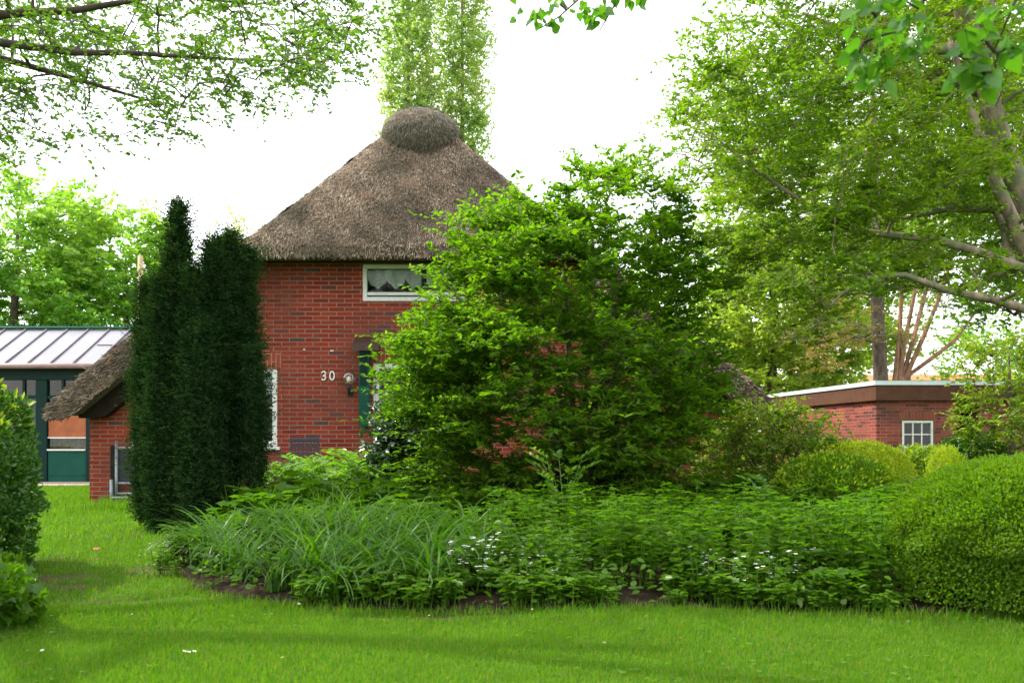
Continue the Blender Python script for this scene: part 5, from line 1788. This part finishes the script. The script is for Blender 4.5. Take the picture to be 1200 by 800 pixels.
# white flowers at the front
spots = scatter(6, -.3, .35, 5.45, 5.9, .13) + scatter(5, 1.0, 1.6, 5.45, 5.9, .14)
spread_plants('flower', 'white_flower', 'low plant with small white blossoms at the front edge of the bed', 'flower', 'white flowering plants at the front of the bed', spots, 3, .9, 1.25)
spots = [(-2.45, 7.3), (-2.3, 6.7), (-.95, 7.2), (-.85, 7.35)]
spread_plants('flower', 'white_flower', 'white blossoms among the strap leaves at the left of the bed', 'flower', 'white flowering plants among strap leaves', spots, 1, .9, 1.2)
# low edging
spots = scatter(60, -2.6, 2.3, 5.3, 6.2, .10, lambda x, y: bed_dist(x, y) < .36 and math.sin(x * 5.3 + 1.2 * math.sin(x * 2.1)) > -.45)
spread_plants('low', 'edging_plant', 'small light green edging plant at the lawn side of the bed', 'plant', 'edging plants along the lawn', spots, 4, .4, 1.1)
# seedling in the middle, standing out
o = plant_proto('young_sapling', 'bright young sapling standing before the layered shrub', 'plant', None, 'solomon')
o.location = (.42, 8.3, float(soil_z(.42, 8.3))); o.scale = (.62, .62, .95)

# ground cover that fills what is left of the bed
n = 44000
x = rng.uniform(-3, 6.3, n); y = rng.uniform(5.2, 13, n)
k = in_bed(x, y) & (bed_dist(x, y) > .02 + .12 * (np.sin(x * 4.1) * np.sin(x * 9.7 + 1) > .1)) & ((bed_dist(x, y) < .45) | (rng.random(n) < .55))
x, y = x[k], y[k]; n = len(x)
h = rng.random(n) * .20
P = np.stack([x, y, soil_z(x, y) + h], 1)
V, F = leaves_geo(P, rvec(n, (1, 1, .3)), rvec(n) * .45 + [0, -.2, 1], rng.uniform(.03, .065, n), rng.uniform(.022, .045, n), 'oval')
tag(link('ground_cover', raw_mesh('ground_cover', V, [F]), M['lf_bed']), 'low leafy ground cover between the plants of the bed', 'ground cover', kind='stuff')

# ------------------------------------------------------------------ grass
def grass(n, x0, x1, y0, y1, hh, ww, keep=None):
    x = rng.uniform(x0, x1, n); y = rng.uniform(y0, y1, n)
    k = (~in_bed(x, y) | (bed_dist(x, y) < .09 * rng.random(n))) & (np.abs(x) < y * .56 + .3)
    d = 1 - .97 * np.clip(bare(x, y) * 1.7 - .35 + .45 * np.sin(x * 9 + 3 * np.sin(y * 5)) * np.sin(y * 11 + 2 * np.sin(x * 6)), 0, 1)
    k &= rng.random(n) < d
    k &= ~((x > WL) & (x < WR) & (y > FY)) & ~((x > -14.3) & (y > 19.6))
    if keep is not None: k &= keep(x, y)
    x, y = x[k], y[k]; n = len(x)
    clump = .75 + .5 * (np.sin(x * 2.3 + 1.7 * np.sin(y * 1.9)) * np.sin(y * 2.9 + x) * .5 + .5)
    P = np.stack([x, y, gz(x, y) - .002], 1)
    return (P, rng.uniform(0, 2 * math.pi, n), hh * rng.uniform(.45, 1.25, n) * clump, ww * rng.uniform(.7, 1.3, n), rng.uniform(.15, 1.5, n), 2)
ga = [grass(190000, -2.7, 3.2, 3.4, 5.6, .034, .0036),
      grass(110000, -5.2, 3.5, 5.0, 9.0, .045, .005),
      grass(90000, -9, -2, 9.0, 20, .06, .008),
      grass(9000, -2.7, 3.2, 5.0, 5.5, .07, .004, lambda x, y: bed_dist(x, y) < .12),
      grass(5000, -5.5, -3.0, 12.5, 14.4, .16, .008)]
tag(link('grass', blade_mesh('grass', ga), M['lf_grass']), 'mown green grass of the lawn', 'grass', kind='stuff')

# clover and small weeds in the sward
n = 5200
x = rng.uniform(-5.5, 3.3, n); y = 3.5 + 9 * rng.random(n) ** 1.7
k = ~in_bed(x, y) & (np.abs(x) < y * .56 + .3) & (np.sin(x * 2.1 + 1.3 * np.sin(y * 2.7)) + np.sin(y * 3.3 + x * 1.7) + rng.normal(0, .5, n) > .55)
x, y = x[k], y[k]; n = len(x)
P = np.repeat(np.stack([x, y, gz(x, y) + rng.uniform(.010, .028, n)], 1), 3, 0)
az = np.repeat(rng.uniform(0, 6.28, n), 3) + np.tile([0, 2.1, 4.2], n)
sz_c = np.repeat(rng.uniform(.010, .020, n), 3)
V, F = leaves_geo(P, np.stack([np.cos(az), np.sin(az), np.full(3 * n, .15)], 1), np.tile([0, 0, 1.0], (3 * n, 1)) + rvec(3 * n) * .25, sz_c, sz_c * .95, 'oval')
tag(link('clover', raw_mesh('clover', V, [F]), M['lf_low']), 'small clover leaves spread through the mown lawn', 'clover', kind='stuff')

# daisies on the lawn
def daisy_proto():
    root = empty('daisy', (0, 0, 0), 'tiny white daisy in the short grass of the front lawn', 'flower', 'daisies in the lawn')
    s = MB(); s.tube([(0, 0, 0), (.002, 0, .045)], [.0015, .001], 5); s.build('stem', M['lf_grass'], root)
    g = []
    for i in range(11):
        a = 2 * math.pi * i / 11
        g.append(leaves_geo(np.array([[.002, 0, .046]]), np.array([[math.cos(a), math.sin(a), .2]]), np.array([[0, 0, 1.0]]), np.array([.011]), np.array([.005]), 'oval'))
    leaf_object('petals', g, M['petal'], root, (0, 0, 0))
    s = MB(); s.lathe([(.004, .045), (.004, .048), (.001, .050)], .002, 0, 8); s.build('flower_centre', M['petal_yellow'], root)
    return root
dp = daisy_proto()
first = True
for (x_, y_) in ((326, 790), (567, 718), (624, 729), (246, 712), (304, 735), (310, 734), (263, 736), (200, 778), (214, 779), (343, 720), (803, 768), (709, 772), (793, 718), (208, 779), (36, 780), (500, 735), (760, 742)):
    Y_ = EYE * FPX / (y_ - HOR)
    X_ = (x_ - 600) * Y_ / FPX
    o = dp if first else copy_tree(dp)
    first = False
    o.location = (X_, Y_ + .12, float(gz(X_, Y_)))
    _s = float(rng.uniform(.55, .95)); o.scale = (_s, _s, 1)
    o.rotation_euler = (rng.uniform(-.3, .5), rng.uniform(-.3, .3), rng.uniform(0, 6))
# one fallen leaf on the path of grass
V, F = leaves_geo(np.array([[0, 0, 0.0]]), np.array([[1, .3, .1]]), np.array([[0, -.3, 1.0]]), np.array([.06]), np.array([.045]), 'lobe')
o = link('fallen_leaf', raw_mesh('fallen_leaf', np.concatenate([V, V - [0, 0, .002]]), [np.concatenate([F, F[:, ::-1] + len(V)])]), M['fallen'])
Y_ = EYE * FPX / (652 - HOR)
o.location = ((109 - 600) * Y_ / FPX, Y_, .06)
tag(o, 'orange fallen leaf lying on the grass left of the bed', 'leaf')
